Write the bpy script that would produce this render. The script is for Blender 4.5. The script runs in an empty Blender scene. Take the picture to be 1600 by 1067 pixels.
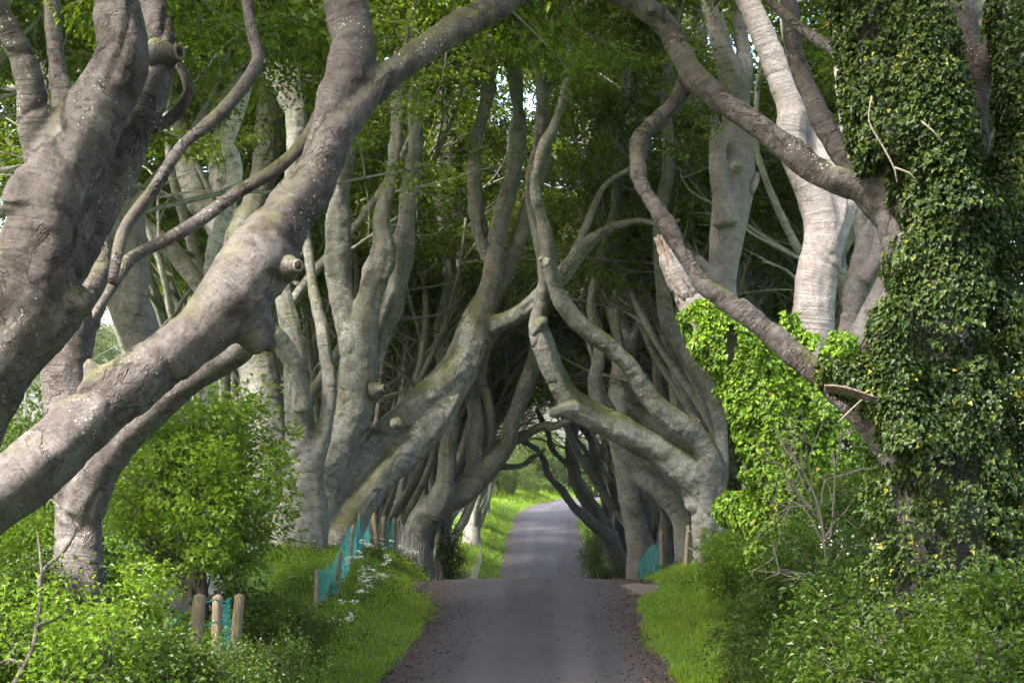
import bpy, math, random
import numpy as np
from mathutils import Vector, kdtree

# ------------------------------------------------------------------ camera, light, exposure
SC = bpy.context.scene
COL = SC.collection
F, CX, HY, CAMZ = 3200.0, 800.0, 800.0, 1.8      # focal length in photo pixels, horizon row, eye height

cam_d = bpy.data.cameras.new('camera')
cam = bpy.data.objects.new('camera', cam_d)
COL.objects.link(cam)
cam.location = (0, 0, CAMZ)
cam.rotation_euler = (math.radians(90), 0, 0)
cam_d.sensor_width = 36.0
cam_d.lens = 36.0 * F / 1600.0
cam_d.shift_y = (HY - 533.5) / 1600.0
cam_d.clip_start = 0.1
cam_d.clip_end = 3000
SC.camera = cam

SUN_EL, SUN_AZ = math.radians(50), math.radians(232)   # azimuth clockwise from +Y; sun stands behind and to the left of the camera
world = bpy.data.worlds.new('World')
SC.world = world
world.use_nodes = True
wn = world.node_tree.nodes
wl = world.node_tree.links
bg = wn['Background']
sky = wn.new('ShaderNodeTexSky')
sky.sky_type = 'NISHITA'
sky.sun_disc = False
sky.sun_elevation = SUN_EL
sky.sun_rotation = SUN_AZ
sky.air_density = 1.0
sky.dust_density = 6.0
sky.ozone_density = 0.6
wl.new(sky.outputs[0], bg.inputs[0])
bg.inputs[1].default_value = 0.15
sun_d = bpy.data.lights.new('sun', 'SUN')
sun_d.energy = 2.2
sun_d.angle = math.radians(8)
sun_d.color = (1.0, 0.96, 0.90)
sun = bpy.data.objects.new('sun', sun_d)
COL.objects.link(sun)
sd = Vector((math.sin(SUN_AZ) * math.cos(SUN_EL), math.cos(SUN_AZ) * math.cos(SUN_EL), math.sin(SUN_EL)))
sun.rotation_euler = sd.to_track_quat('Z', 'Y').to_euler()
sun.location = (-20, -20, 40)
SC.view_settings.view_transform = 'Standard'
SC.view_settings.look = 'None'
SC.view_settings.gamma = 1.0
SC.view_settings.use_curve_mapping = False
SC.view_settings.exposure = 2.68
cy = SC.cycles
cy.max_bounces = 8
cy.diffuse_bounces = 4
cy.glossy_bounces = 2
cy.transmission_bounces = 5
cy.transparent_max_bounces = 4
cy.use_denoising = True
cy.sample_clamp_indirect = 6.0
cy.use_adaptive_sampling = True
cy.adaptive_threshold = 0.015

RNG = np.random.default_rng(7)
random.seed(7)

# ------------------------------------------------------------------ helpers
def P(px, py, D):
    """the point D metres ahead that stands at photograph row py, column px"""
    return np.array([(px - CX) / F * D, D, CAMZ + (HY - py) / F * D])

def vnoise(p, seed=0):
    p = np.asarray(p, dtype=np.float64)
    i = np.floor(p).astype(np.int64)
    f = p - i
    u = f * f * (3 - 2 * f)
    def h(dx, dy, dz):
        n = (i[:, 0] + dx) * 374761393 + (i[:, 1] + dy) * 668265263 + (i[:, 2] + dz) * 1274126177 + seed * 974711
        n = (n ^ (n >> 13)) * 1274126177
        n = n ^ (n >> 16)
        return (n & 0xffff) / 65535.0
    r = 0
    for dx in (0, 1):
        wx = u[:, 0] if dx else 1 - u[:, 0]
        for dy in (0, 1):
            wy = u[:, 1] if dy else 1 - u[:, 1]
            for dz in (0, 1):
                wz = u[:, 2] if dz else 1 - u[:, 2]
                r = r + wx * wy * wz * h(dx, dy, dz)
    return r * 2 - 1

def tag(o, label=None, cat=None, group=None, kind=None):
    if label: o['label'] = label
    if cat: o['category'] = cat
    if group: o['group'] = group
    if kind: o['kind'] = kind
    return o

def empty(name, loc, label, cat, group=None, rz=0.0):
    o = bpy.data.objects.new(name, None)
    COL.objects.link(o)
    o.location = tuple(float(v) for v in loc)
    o.rotation_euler = (0, 0, rz)
    o.empty_display_size = 0.2
    return tag(o, label, cat, group)

def mesh_from(name, V, Fa, mats, smooth=True, mi=None, attr=None):
    """V (n,3); Fa a list of index arrays, each (m,k) with k corners per face"""
    me = bpy.data.meshes.new(name)
    if not isinstance(Fa, list): Fa = [Fa]
    Fa = [np.asarray(f, dtype=np.int32) for f in Fa if len(f)]
    nv = len(V)
    me.vertices.add(nv)
    me.vertices.foreach_set('co', np.asarray(V, dtype=np.float32).ravel())
    loops = np.concatenate([f.ravel() for f in Fa])
    tot = np.concatenate([np.full(len(f), f.shape[1], dtype=np.int32) for f in Fa])
    start = np.concatenate([[0], np.cumsum(tot)[:-1]]).astype(np.int32)
    me.loops.add(len(loops))
    me.loops.foreach_set('vertex_index', loops)
    me.polygons.add(len(tot))
    me.polygons.foreach_set('loop_start', start)
    me.polygons.foreach_set('loop_total', tot)
    me.polygons.foreach_set('use_smooth', np.full(len(tot), smooth, dtype=bool))
    for m in (mats if isinstance(mats, (list, tuple)) else [mats]): me.materials.append(m)
    if mi is not None: me.polygons.foreach_set('material_index', np.asarray(mi, dtype=np.int32))
    if attr is not None:
        for k, v in attr.items():
            a = me.attributes.new(k, 'FLOAT', 'POINT')
            a.data.foreach_set('value', np.asarray(v, dtype=np.float32))
    me.update(calc_edges=True)
    return me

def obj(name, me, parent=None, loc=None, rot=None, scale=None):
    o = bpy.data.objects.new(name, me)
    COL.objects.link(o)
    if parent is not None: o.parent = parent
    if loc is not None: o.location = tuple(float(v) for v in loc)
    if rot is not None: o.rotation_euler = rot
    if scale is not None: o.scale = scale if isinstance(scale, (tuple, list)) else (scale,) * 3
    return o

def catmull(P4, step):
    """resample a polyline (columns beyond xyz carried along) at about `step` metres"""
    Q = np.asarray(P4, dtype=float)
    if len(Q) < 3:
        n = max(2, int(np.linalg.norm(Q[-1, :3] - Q[0, :3]) / step) + 1)
        t = np.linspace(0, 1, n)[:, None]
        return Q[0] * (1 - t) + Q[-1] * t
    E = np.vstack([2 * Q[0] - Q[1], Q, 2 * Q[-1] - Q[-2]])
    out = []
    for k in range(1, len(E) - 2):
        a, b, c, d = E[k - 1], E[k], E[k + 1], E[k + 2]
        n = max(1, int(np.linalg.norm(c[:3] - b[:3]) / step))
        t = (np.arange(n) / n)[:, None]
        out.append(0.5 * ((2 * b) + (-a + c) * t + (2 * a - 5 * b + 4 * c - d) * t ** 2 + (-a + 3 * b - 3 * c + d) * t ** 3))
    out.append(Q[-1:])
    return np.vstack(out)

class Tubes:
    """collects swept tubes into one mesh"""
    def __init__(s): s.V, s.Q, s.T, s.S, s.C, s.n = [], [], [], [], [], 0
    def add(s, pts, rad, sides=8, step=0.3, lump=0.06, seed=0, flare=0.0, ring=0.05):
        R = catmull(np.column_stack([np.asarray(pts, float), np.asarray(rad, float)]), step)
        c, r = R[:, :3], np.maximum(R[:, 3], 0.003)
        n = len(c)
        if n < 2: return
        t = np.gradient(c, axis=0)
        t /= np.linalg.norm(t, axis=1)[:, None] + 1e-9
        u = np.cross(t[0], [0.31, 0.9, 0.22]); u /= np.linalg.norm(u)
        U = np.empty_like(c)
        for k in range(n):
            u = u - t[k] * np.dot(u, t[k]); u /= np.linalg.norm(u) + 1e-9
            U[k] = u
        W = np.cross(t, U)
        L = np.concatenate([[0], np.cumsum(np.linalg.norm(np.diff(c, axis=0), axis=1))])
        a = np.arange(sides) / sides * 2 * math.pi
        lum = 1 + lump * vnoise(np.column_stack([L * 1.1 / max(r.mean() * 4, .2), L * 0 + seed * 3.1, L * 0]), seed)
        A = np.tile(a, n); LL = np.repeat(L, sides)
        oval = 1 + ring * vnoise(np.column_stack([np.cos(A) * 1.3 + 9, np.sin(A) * 1.3, LL * .5 / max(r.mean() * 3, .15) + seed * 7]), seed + 5) * 1.6
        rr = np.repeat(r * lum, sides) * oval
        if flare > 0:          # buttress roots at the foot of the tube (its first rings)
            k = np.exp(-LL / (r[0] * 1.3))
            rr = rr * (1 + flare * k * (0.75 + 0.55 * np.sin(A * 5 + seed) + 0.3 * np.sin(A * 3 + seed * 2)))
        V = np.repeat(c, sides, 0) + np.repeat(U, sides, 0) * (np.cos(A) * rr)[:, None] + np.repeat(W, sides, 0) * (np.sin(A) * rr)[:, None]
        i = np.arange(n - 1)[:, None] * sides; j = np.arange(sides)[None, :]; j2 = (j + 1) % sides
        q = np.stack([i + j, i + j2, i + sides + j2, i + sides + j], -1).reshape(-1, 4) + s.n
        e0, e1 = n * sides + s.n, n * sides + 1 + s.n
        jj = np.arange(sides); jn = (jj + 1) % sides
        T = np.vstack([np.column_stack([jn + s.n, jj + s.n, np.full(sides, e0)]),
                       np.column_stack([(n - 1) * sides + jj + s.n, (n - 1) * sides + jn + s.n, np.full(sides, e1)])])
        s.V.append(np.vstack([V, c[:1] - t[:1] * r[0] * .3, c[-1:] + t[-1:] * r[-1] * .5])); s.Q.append(q); s.T.append(T)
        s.S.append(np.concatenate([LL, [0, L[-1]]]) + seed * 13.7)
        s.C.append(np.column_stack([c, L + seed * 13.7, t]))
        s.n += n * sides + 2
    def arrays(s): return np.vstack(s.V), np.vstack(s.Q), np.vstack(s.T), np.concatenate(s.S)
    def mesh(s, name, mat):
        V, Q, T, S = s.arrays()
        return mesh_from(name, V, [Q, T], mat, True, attr={'along': S})
    def fused(s, name, mat, voxel=0.04, smooth=6, disp=0.03, fine=0.010, seed=0):
        """melt the tubes into one skin, so limbs grow out of each other, then roughen it"""
        V, Q, T, _ = s.arrays()
        me = mesh_from('tmp', V, [Q, T], [])
        o = obj('tmp', me)
        m = o.modifiers.new('r', 'REMESH'); m.mode = 'VOXEL'; m.voxel_size = voxel
        m2 = o.modifiers.new('s', 'SMOOTH'); m2.factor = 0.5; m2.iterations = smooth
        dg = bpy.context.evaluated_depsgraph_get()
        res = bpy.data.meshes.new_from_object(o.evaluated_get(dg))
        bpy.data.objects.remove(o); bpy.data.meshes.remove(me)
        nv = len(res.vertices)
        X = np.empty(nv * 3, np.float32); res.vertices.foreach_get('co', X); X = X.reshape(-1, 3).astype(float)
        N = np.empty(nv * 3, np.float32); res.vertices.foreach_get('normal', N); N = N.reshape(-1, 3)
        C = np.vstack(s.C)
        kd = kdtree.KDTree(len(C))
        for k, c in enumerate(C): kd.insert(c[:3], k)
        kd.balance()
        idx = np.fromiter((kd.find(x)[1] for x in X), dtype=np.int64, count=nv)
        tg = C[idx, 4:7]; Rv = X - C[idx, :3]; ax = (Rv * tg).sum(1)
        al = C[idx, 3] + ax; Rv = Rv - tg * ax[:, None]
        d = disp * vnoise(X * 1.7, seed) + disp * .6 * vnoise(X * 4.1, seed + 1) + fine * vnoise(X * 11, seed + 2)
        d += fine * .9 * vnoise(np.column_stack([X[:, 0] * 2, X[:, 1] * 2 + X[:, 2] * 1.3, al * 9]), seed + 3)
        rl = np.linalg.norm(Rv, axis=1) + 1e-6; Dn = Rv / rl[:, None]   # flutes and folds that run along the limb
        fl = vnoise(np.column_stack([Dn * 1.7 + 20, ])[:, :3] + np.column_stack([al * .22, al * .1, al * 0]), seed + 6) + .6 * vnoise(Dn * 3.6 + np.column_stack([al * .35, al * 0, al * .2]), seed + 7)
        d += .085 * np.minimum(rl, .6) * fl
        d -= disp * 1.3 * np.exp(-(vnoise(X * 1.15 + 40, seed + 9) / .035) ** 2) * (vnoise(X * .8, seed + 4) > 0)
        X = X + N * d[:, None]
        res.vertices.foreach_set('co', X.astype(np.float32).ravel())
        res.polygons.foreach_set('use_smooth', np.ones(len(res.polygons), dtype=bool))
        a = res.attributes.new('along', 'FLOAT', 'POINT'); a.data.foreach_set('value', al.astype(np.float32))
        res.materials.clear(); res.materials.append(mat)
        res.name = name
        res.update()
        return res

# ------------------------------------------------------------------ materials
class NT:
    def __init__(s, name):
        s.m = bpy.data.materials.new(name); s.m.use_nodes = True
        s.t = s.m.node_tree; s.t.nodes.clear()
        s.out = s.t.nodes.new('ShaderNodeOutputMaterial')
    def n(s, typ, **kw):
        nd = s.t.nodes.new(typ)
        for k, v in kw.items():
            if k.startswith('_'): setattr(nd, k[1:], v)
            else:
                i = nd.inputs[k.replace('__', ' ')] if not k.startswith('i') or not k[1:].isdigit() else nd.inputs[int(k[1:])]
                if hasattr(v, 'is_output'): s.t.links.new(v, i)
                else: i.default_value = v
        return nd
    def noise(s, vec, scale, detail=4, rough=.55, dist=0):
        nd = s.n('ShaderNodeTexNoise', Scale=scale, Detail=detail, Roughness=rough, Distortion=dist)
        if vec is not None: s.t.links.new(vec, nd.inputs['Vector'])
        return nd.outputs['Fac']
    def math(s, op, a, b=0.0, clamp=False):
        nd = s.t.nodes.new('ShaderNodeMath'); nd.operation = op; nd.use_clamp = clamp
        for i, v in ((0, a), (1, b)):
            if hasattr(v, 'is_output'): s.t.links.new(v, nd.inputs[i])
            else: nd.inputs[i].default_value = v
        return nd.outputs[0]
    def step(s, v, lo, hi):
        nd = s.t.nodes.new('ShaderNodeMapRange'); nd.interpolation_type = 'SMOOTHSTEP'
        s.t.links.new(v, nd.inputs[0]); nd.inputs[1].default_value = lo; nd.inputs[2].default_value = hi
        return nd.outputs[0]
    def mix(s, f, a, b):
        nd = s.t.nodes.new('ShaderNodeMix'); nd.data_type = 'RGBA'
        for i, v in ((0, f), (6, a), (7, b)):
            if hasattr(v, 'is_output'): s.t.links.new(v, nd.inputs[i])
            else: nd.inputs[i].default_value = v if i == 0 else (*v, 1.0)[:4]
        return nd.outputs[2]
    def bump(s, h, strength, dist):
        return s.n('ShaderNodeBump', Strength=strength, Distance=dist, Height=h).outputs[0]
    def principled(s, col, rough=.8, normal=None, spec=.3):
        p = s.n('ShaderNodeBsdfPrincipled', Roughness=rough)
        p.inputs['Specular IOR Level'].default_value = spec
        if hasattr(col, 'is_output'): s.t.links.new(col, p.inputs['Base Color'])
        else: p.inputs['Base Color'].default_value = (*col, 1)
        if normal is not None: s.t.links.new(normal, p.inputs['Normal'])
        s.t.links.new(p.outputs[0], s.out.inputs[0])
        return p

def bark(name, c1, c2, c3, lichen=.4, moss=.3, crack=1.0, scale=1.0, mosscol=(.085, .095, .018), stain=.6, foot=None):
    t = NT(name)
    ob = t.n('ShaderNodeTexCoord').outputs['Object']
    al = t.n('ShaderNodeAttribute', _attribute_name='along').outputs['Fac']
    geo = t.n('ShaderNodeNewGeometry')
    nz = t.n('ShaderNodeSeparateXYZ', Vector=geo.outputs['Normal']).outputs[2]
    big = t.noise(ob, .9 * scale, 6, .65, .4)
    mid = t.noise(ob, 5.5 * scale, 6, .68, .3)
    ringv = t.n('ShaderNodeVectorMath', _operation='ADD', i0=ob, i1=t.n('ShaderNodeCombineXYZ', X=t.math('MULTIPLY', al, 13.0)).outputs[0]).outputs[0]
    ring = t.noise(ringv, 1.8 * scale, 5, .65)
    fine = t.noise(ob, 26 * scale, 5, .7)
    col = t.mix(t.step(big, .38, .62), c1, c2)
    col = t.mix(t.math('MULTIPLY', t.step(mid, .46, .66), .85), col, c3)
    col = t.mix(t.math('MULTIPLY', t.step(ring, .50, .68), .45), col, tuple(v * .5 for v in c1))
    # rain stains and algae runs: brown, broad, soft-edged
    st = t.noise(ob, .75 * scale, 7, .7, .8)
    col = t.mix(t.math('MULTIPLY', t.step(st, .52, .66), stain), col, tuple(v * w for v, w in zip(c3, (.50, .44, .36))))
    # moss and algae on upper sides and in large patches
    mm = t.math('ADD', t.math('MULTIPLY', nz, .28), t.noise(ob, .55 * scale, 6, .7, .6))
    col = t.mix(t.math('MULTIPLY', t.step(mm, .66 - moss * .35, .86 - moss * .2), min(1, .35 + moss)), col, mosscol)
    col = t.mix(t.math('MULTIPLY', t.step(fine, .50, .68), .5), col, tuple(v * .45 for v in c3))
    # wandering scars
    cr = t.math('ABSOLUTE', t.math('SUBTRACT', t.noise(ob, 1.7 * scale, 5, .6, .9), .5))
    cm = t.math('MULTIPLY', t.math('SUBTRACT', 1.0, t.step(cr, .0, .022)), t.step(t.noise(ob, 1.3, 3), .46, .60))
    cm = t.math('MULTIPLY', cm, crack)
    col = t.mix(t.math('MULTIPLY', cm, .72), col, (.035, .026, .02))
    # lichen: small specks, and crusts where they crowd together
    dens = t.step(t.noise(ob, 1.5, 4), .40, .72)
    if foot:   # crusty lichen round the butt
        oz = t.n('ShaderNodeSeparateXYZ', Vector=ob).outputs[2]
        dens = t.math('MAXIMUM', dens, t.math('SUBTRACT', 1.0, t.step(t.math('ADD', oz, t.math('MULTIPLY', big, 1.5)), foot * .6, foot + .8)))
    spk = None
    for sc, k in ((17, .34), (37, .36)):
        vo = t.n('ShaderNodeTexVoronoi', Vector=ob, Scale=sc * scale)
        lk = t.step(t.math('SUBTRACT', t.math('MULTIPLY', t.math('ADD', t.math('MULTIPLY', dens, .8), .22), k * lichen * 1.5), t.math('ADD', vo.outputs['Distance'], t.math('MULTIPLY', vo.outputs['Color'], .28))), -.02, .06)
        spk = lk if spk is None else t.math('MAXIMUM', spk, lk)
    pat = t.math('MULTIPLY', t.step(t.noise(ob, 4.2, 8, .75), .58 - .06 * lichen, .68), t.math('MULTIPLY', dens, lichen))
    lk = t.math('MAXIMUM', spk, t.math('MULTIPLY', pat, .75))
    col = t.mix(t.math('MULTIPLY', lk, .8), col, (.50, .49, .44))
    h = t.math('ADD', t.math('MULTIPLY', fine, .5), t.math('MULTIPLY', ring, .9))
    h = t.math('SUBTRACT', t.math('ADD', h, t.math('MULTIPLY', mid, .9)), t.math('MULTIPLY', cm, 1.0))
    t.principled(col, .82, t.bump(h, .8, .045), .25)
    return t.m

def leafmat(name, dark, light, rare=None, trans=.45, rough=.45, spec=.35, hue=1.0):
    t = NT(name)
    rnd = t.n('ShaderNodeNewGeometry').outputs['Random Per Island']
    ob = t.n('ShaderNodeTexCoord').outputs['Object']
    k = t.math('ADD', t.math('MULTIPLY', rnd, .6), t.math('MULTIPLY', t.noise(ob, .7, 3), .55))
    col = t.mix(t.step(k, .2, 1.0), dark, light)
    if rare: col = t.mix(t.math('GREATER_THAN', rnd, rare[0]), col, rare[1])
    p = t.n('ShaderNodeBsdfPrincipled', Roughness=rough)
    p.inputs['Specular IOR Level'].default_value = spec
    t.t.links.new(col, p.inputs['Base Color'])
    tr = t.n('ShaderNodeBsdfTranslucent')
    t.t.links.new(t.mix(.5, col, tuple(min(1, v * 1.6) for v in light)), tr.inputs[0])
    mx = t.n('ShaderNodeMixShader', i0=trans, i1=p.outputs[0], i2=tr.outputs[0])
    t.t.links.new(mx.outputs[0], t.out.inputs[0])
    return t.m

def plain(name, col, col2=None, scale=20, rough=.8, bump=.3, spec=.3, stretch=None):
    t = NT(name)
    ob = t.n('ShaderNodeTexCoord').outputs['Object']
    if stretch: ob = t.n('ShaderNodeMapping', Vector=ob, Scale=stretch).outputs[0]
    n = t.noise(ob, scale, 5, .65)
    c = t.mix(t.step(n, .35, .68), col, col2 or tuple(v * .6 for v in col))
    t.principled(c, rough, t.bump(n, bump, .02), spec)
    return t.m

M = {}
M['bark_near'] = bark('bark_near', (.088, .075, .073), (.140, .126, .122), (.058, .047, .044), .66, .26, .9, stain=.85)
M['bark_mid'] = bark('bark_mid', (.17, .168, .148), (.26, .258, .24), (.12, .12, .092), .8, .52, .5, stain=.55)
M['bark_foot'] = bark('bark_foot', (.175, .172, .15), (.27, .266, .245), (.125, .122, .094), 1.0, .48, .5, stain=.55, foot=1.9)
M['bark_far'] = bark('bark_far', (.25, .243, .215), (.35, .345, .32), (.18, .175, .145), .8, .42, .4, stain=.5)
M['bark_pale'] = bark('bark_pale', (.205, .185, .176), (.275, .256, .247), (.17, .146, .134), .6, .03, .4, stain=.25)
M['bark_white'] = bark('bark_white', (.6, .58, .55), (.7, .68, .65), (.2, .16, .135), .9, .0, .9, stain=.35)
M['leaf_beech'] = leafmat('beech_leaf', (.026, .056, .002), (.135, .200, .004), trans=.45)
M['leaf_far'] = leafmat('far_leaf', (.03, .062, .010), (.095, .145, .018), trans=.45)
M['leaf_young'] = leafmat('young_leaf', (.05, .12, .008), (.20, .31, .018), trans=.45)
M['leaf_hedge'] = leafmat('hedge_leaf', (.018, .048, .004), (.080, .140, .008), trans=.4)  # green darkened to stand in for shade under the ivy tree
M['leaf_ivy_shaded'] = leafmat('shaded_ivy_leaf', (.008, .026, .003), (.052, .092, .006), rare=(.95, (.16, .17, .012)), trans=.25, rough=.5, spec=.35)  # shade put into the ivy green; rare yellow stands for lit leaves
M['leaf_ivy_lit'] = leafmat('lit_ivy_leaf', (.05, .12, .006), (.17, .28, .014), rare=(.992, (.3, .2, .03)), trans=.3, rough=.48, spec=.3)  # the same ivy with sunlight put into its green
M['grass_blade'] = leafmat('grass_blade', (.07, .145, .008), (.22, .32, .015), rare=(.95, (.30, .25, .10)), trans=.35, rough=.5, spec=.25)
M['twig'] = plain('twig_bark', (.10, .085, .065), (.055, .045, .035), 30)
M['dead_twig'] = plain('dead_twig', (.24, .21, .16), (.13, .11, .08), 30)
M['splinter'] = plain('torn_wood', (.21, .165, .135), (.075, .055, .045), 5, .8, .6, stretch=(6, 6, 1))
M['post'] = plain('post_wood', (.23, .19, .125), (.10, .085, .055), 14, .85, .5, stretch=(4, 4, .6))
M['paling'] = plain('weathered_paling', (.42, .40, .37), (.27, .25, .23), 12, .85, .5, stretch=(4, 4, .5))
M['rope'] = plain('teal_rope', (.02, .25, .25), None, 40)
M['wire'] = plain('fence_wire', (.25, .24, .23), None, 40, .5)
M['petal'] = plain('white_petal', (.78, .78, .72), (.68, .7, .6), 40, .7, .0)
M['stalk'] = plain('green_stalk', (.09, .16, .03), None, 40)
M['hole'] = plain('rotten_heart', (.03, .022, .016), None, 20)
M['cut'] = plain('callus_ring', (.22, .19, .15), (.15, .12, .09), 18)

# ------------------------------------------------------------------ terrain
def curve1(xs, ys, sig):
    g = np.arange(-60, 1300, .5)
    v = np.interp(g, xs, ys)
    k = np.exp(-(np.arange(-30, 31) * .5 / sig) ** 2 / 2); k /= k.sum()
    v = np.convolve(np.pad(v, 30, mode='edge'), k, mode='valid')
    return lambda q: np.interp(q, g, v)

zroad = curve1([-60, 0, 36, 46, 49.8, 52, 60, 80, 100, 116, 126, 144, 160, 173, 186, 210, 300, 1200],
               [2, 0, -1.2, -.28, .13, .10, -.5, -2.4, -3.4, -3.5, -2.75, -.5, 1.2, 2.3, 3.0, 3.4, 5, 14], 1.3)
xroad = curve1([-60, 0, 36, 50, 60, 100, 126, 150, 163, 172, 185, 205, 235, 1200],
               [0, 0, .25, .5, .6, 1.2, 1.6, 2.15, 2.7, 3.7, 6.5, 12, 26, 26], 1.5)
hleft = curve1([-60, 34, 37, 42, 46, 49, 53, 60, 1200], [2.6, 2.6, 2.4, 2.1, 2.25, 2.95, 3.0, 2.45, 2.45], .8)
hright = curve1([-60, 34, 38, 43, 46, 49, 53, 60, 112, 126, 146, 158, 1200], [2.6, 2.6, 2.45, 2.2, 2.2, 2.9, 2.9, 2.5, 2.6, 3.3, 3.2, 2.5, 2.5], .8)
bankl = curve1([-60, 36, 42, 50, 60, 80, 126, 170, 190, 1200], [.1, .15, .35, .5, .95, 1.0, .6, .6, .5, .3], 2)
bankr = curve1([-60, 36, 48, 60, 80, 126, 1200], [.1, .12, .1, .6, .8, .5, .3], 2)

def edge_noise(Y, s):
    Y = np.asarray(Y, float)
    return .26 * vnoise(np.column_stack([Y * .55, Y * 0 + s * 9, Y * 0]), 3) + .16 * vnoise(np.column_stack([Y * 2.1, Y * 0 + s * 9, Y * 0]), 4)

def ground_z(X, Y, rough=True):
    X, Y = np.atleast_1d(np.asarray(X, float)), np.atleast_1d(np.asarray(Y, float))
    u = X - xroad(Y)
    h = np.where(u < 0, hleft(Y), hright(Y))
    b = np.where(u < 0, bankl(Y), bankr(Y))
    d = np.abs(u) - h
    s = np.clip(d / 1.7, 0, 1); s = s * s * (3 - 2 * s)
    z = zroad(Y) + b * s + np.where(d < .05, -.06, .03 * np.clip(d * 6, 0, 1))
    if rough:
        z = z + np.clip(d, 0, 1) * (.09 * vnoise(np.column_stack([X * .7, Y * .7, X * 0]), 11) + .04 * vnoise(np.column_stack([X * 2.3, Y * 2.3, X * 0]), 12))
    return z

def build_ground():
    us = np.concatenate([-np.geomspace(12, 420, 22)[::-1], np.arange(-11.5, -1.6, .25), np.arange(-1.5, 1.6, .75), np.arange(1.75, 11.6, .25), np.geomspace(12, 420, 22)])
    Ys = np.concatenate([np.arange(-40, 18, 4), np.arange(18, 72, .4), np.arange(72, 210, 1.5), np.geomspace(211, 1200, 40)])
    U, Y = np.meshgrid(us, Ys)
    X = U + xroad(Y)
    Z = ground_z(X.ravel(), Y.ravel())
    V = np.column_stack([X.ravel(), Y.ravel(), Z])
    n, m = len(Ys), len(us)
    i = (np.arange(n - 1)[:, None] * m + np.arange(m - 1)[None, :])
    Q = np.stack([i, i + 1, i + m + 1, i + m], -1).reshape(-1, 4)
    t = NT('turf')
    ob = t.n('ShaderNodeTexCoord').outputs['Object']
    c = t.mix(t.step(t.noise(ob, .8, 5), .4, .62), (.055, .12, .018), (.10, .17, .025))
    c = t.mix(t.math('MULTIPLY', t.step(t.noise(ob, 3.1, 5, .7), .56, .7), .7), c, (.12, .10, .05))
    t.principled(c, .9, t.bump(t.noise(ob, 14, 5, .7), .9, .08), .1)
    o = obj('ground', mesh_from('ground', V, Q, t.m))
    tag(o, kind='structure')

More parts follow.
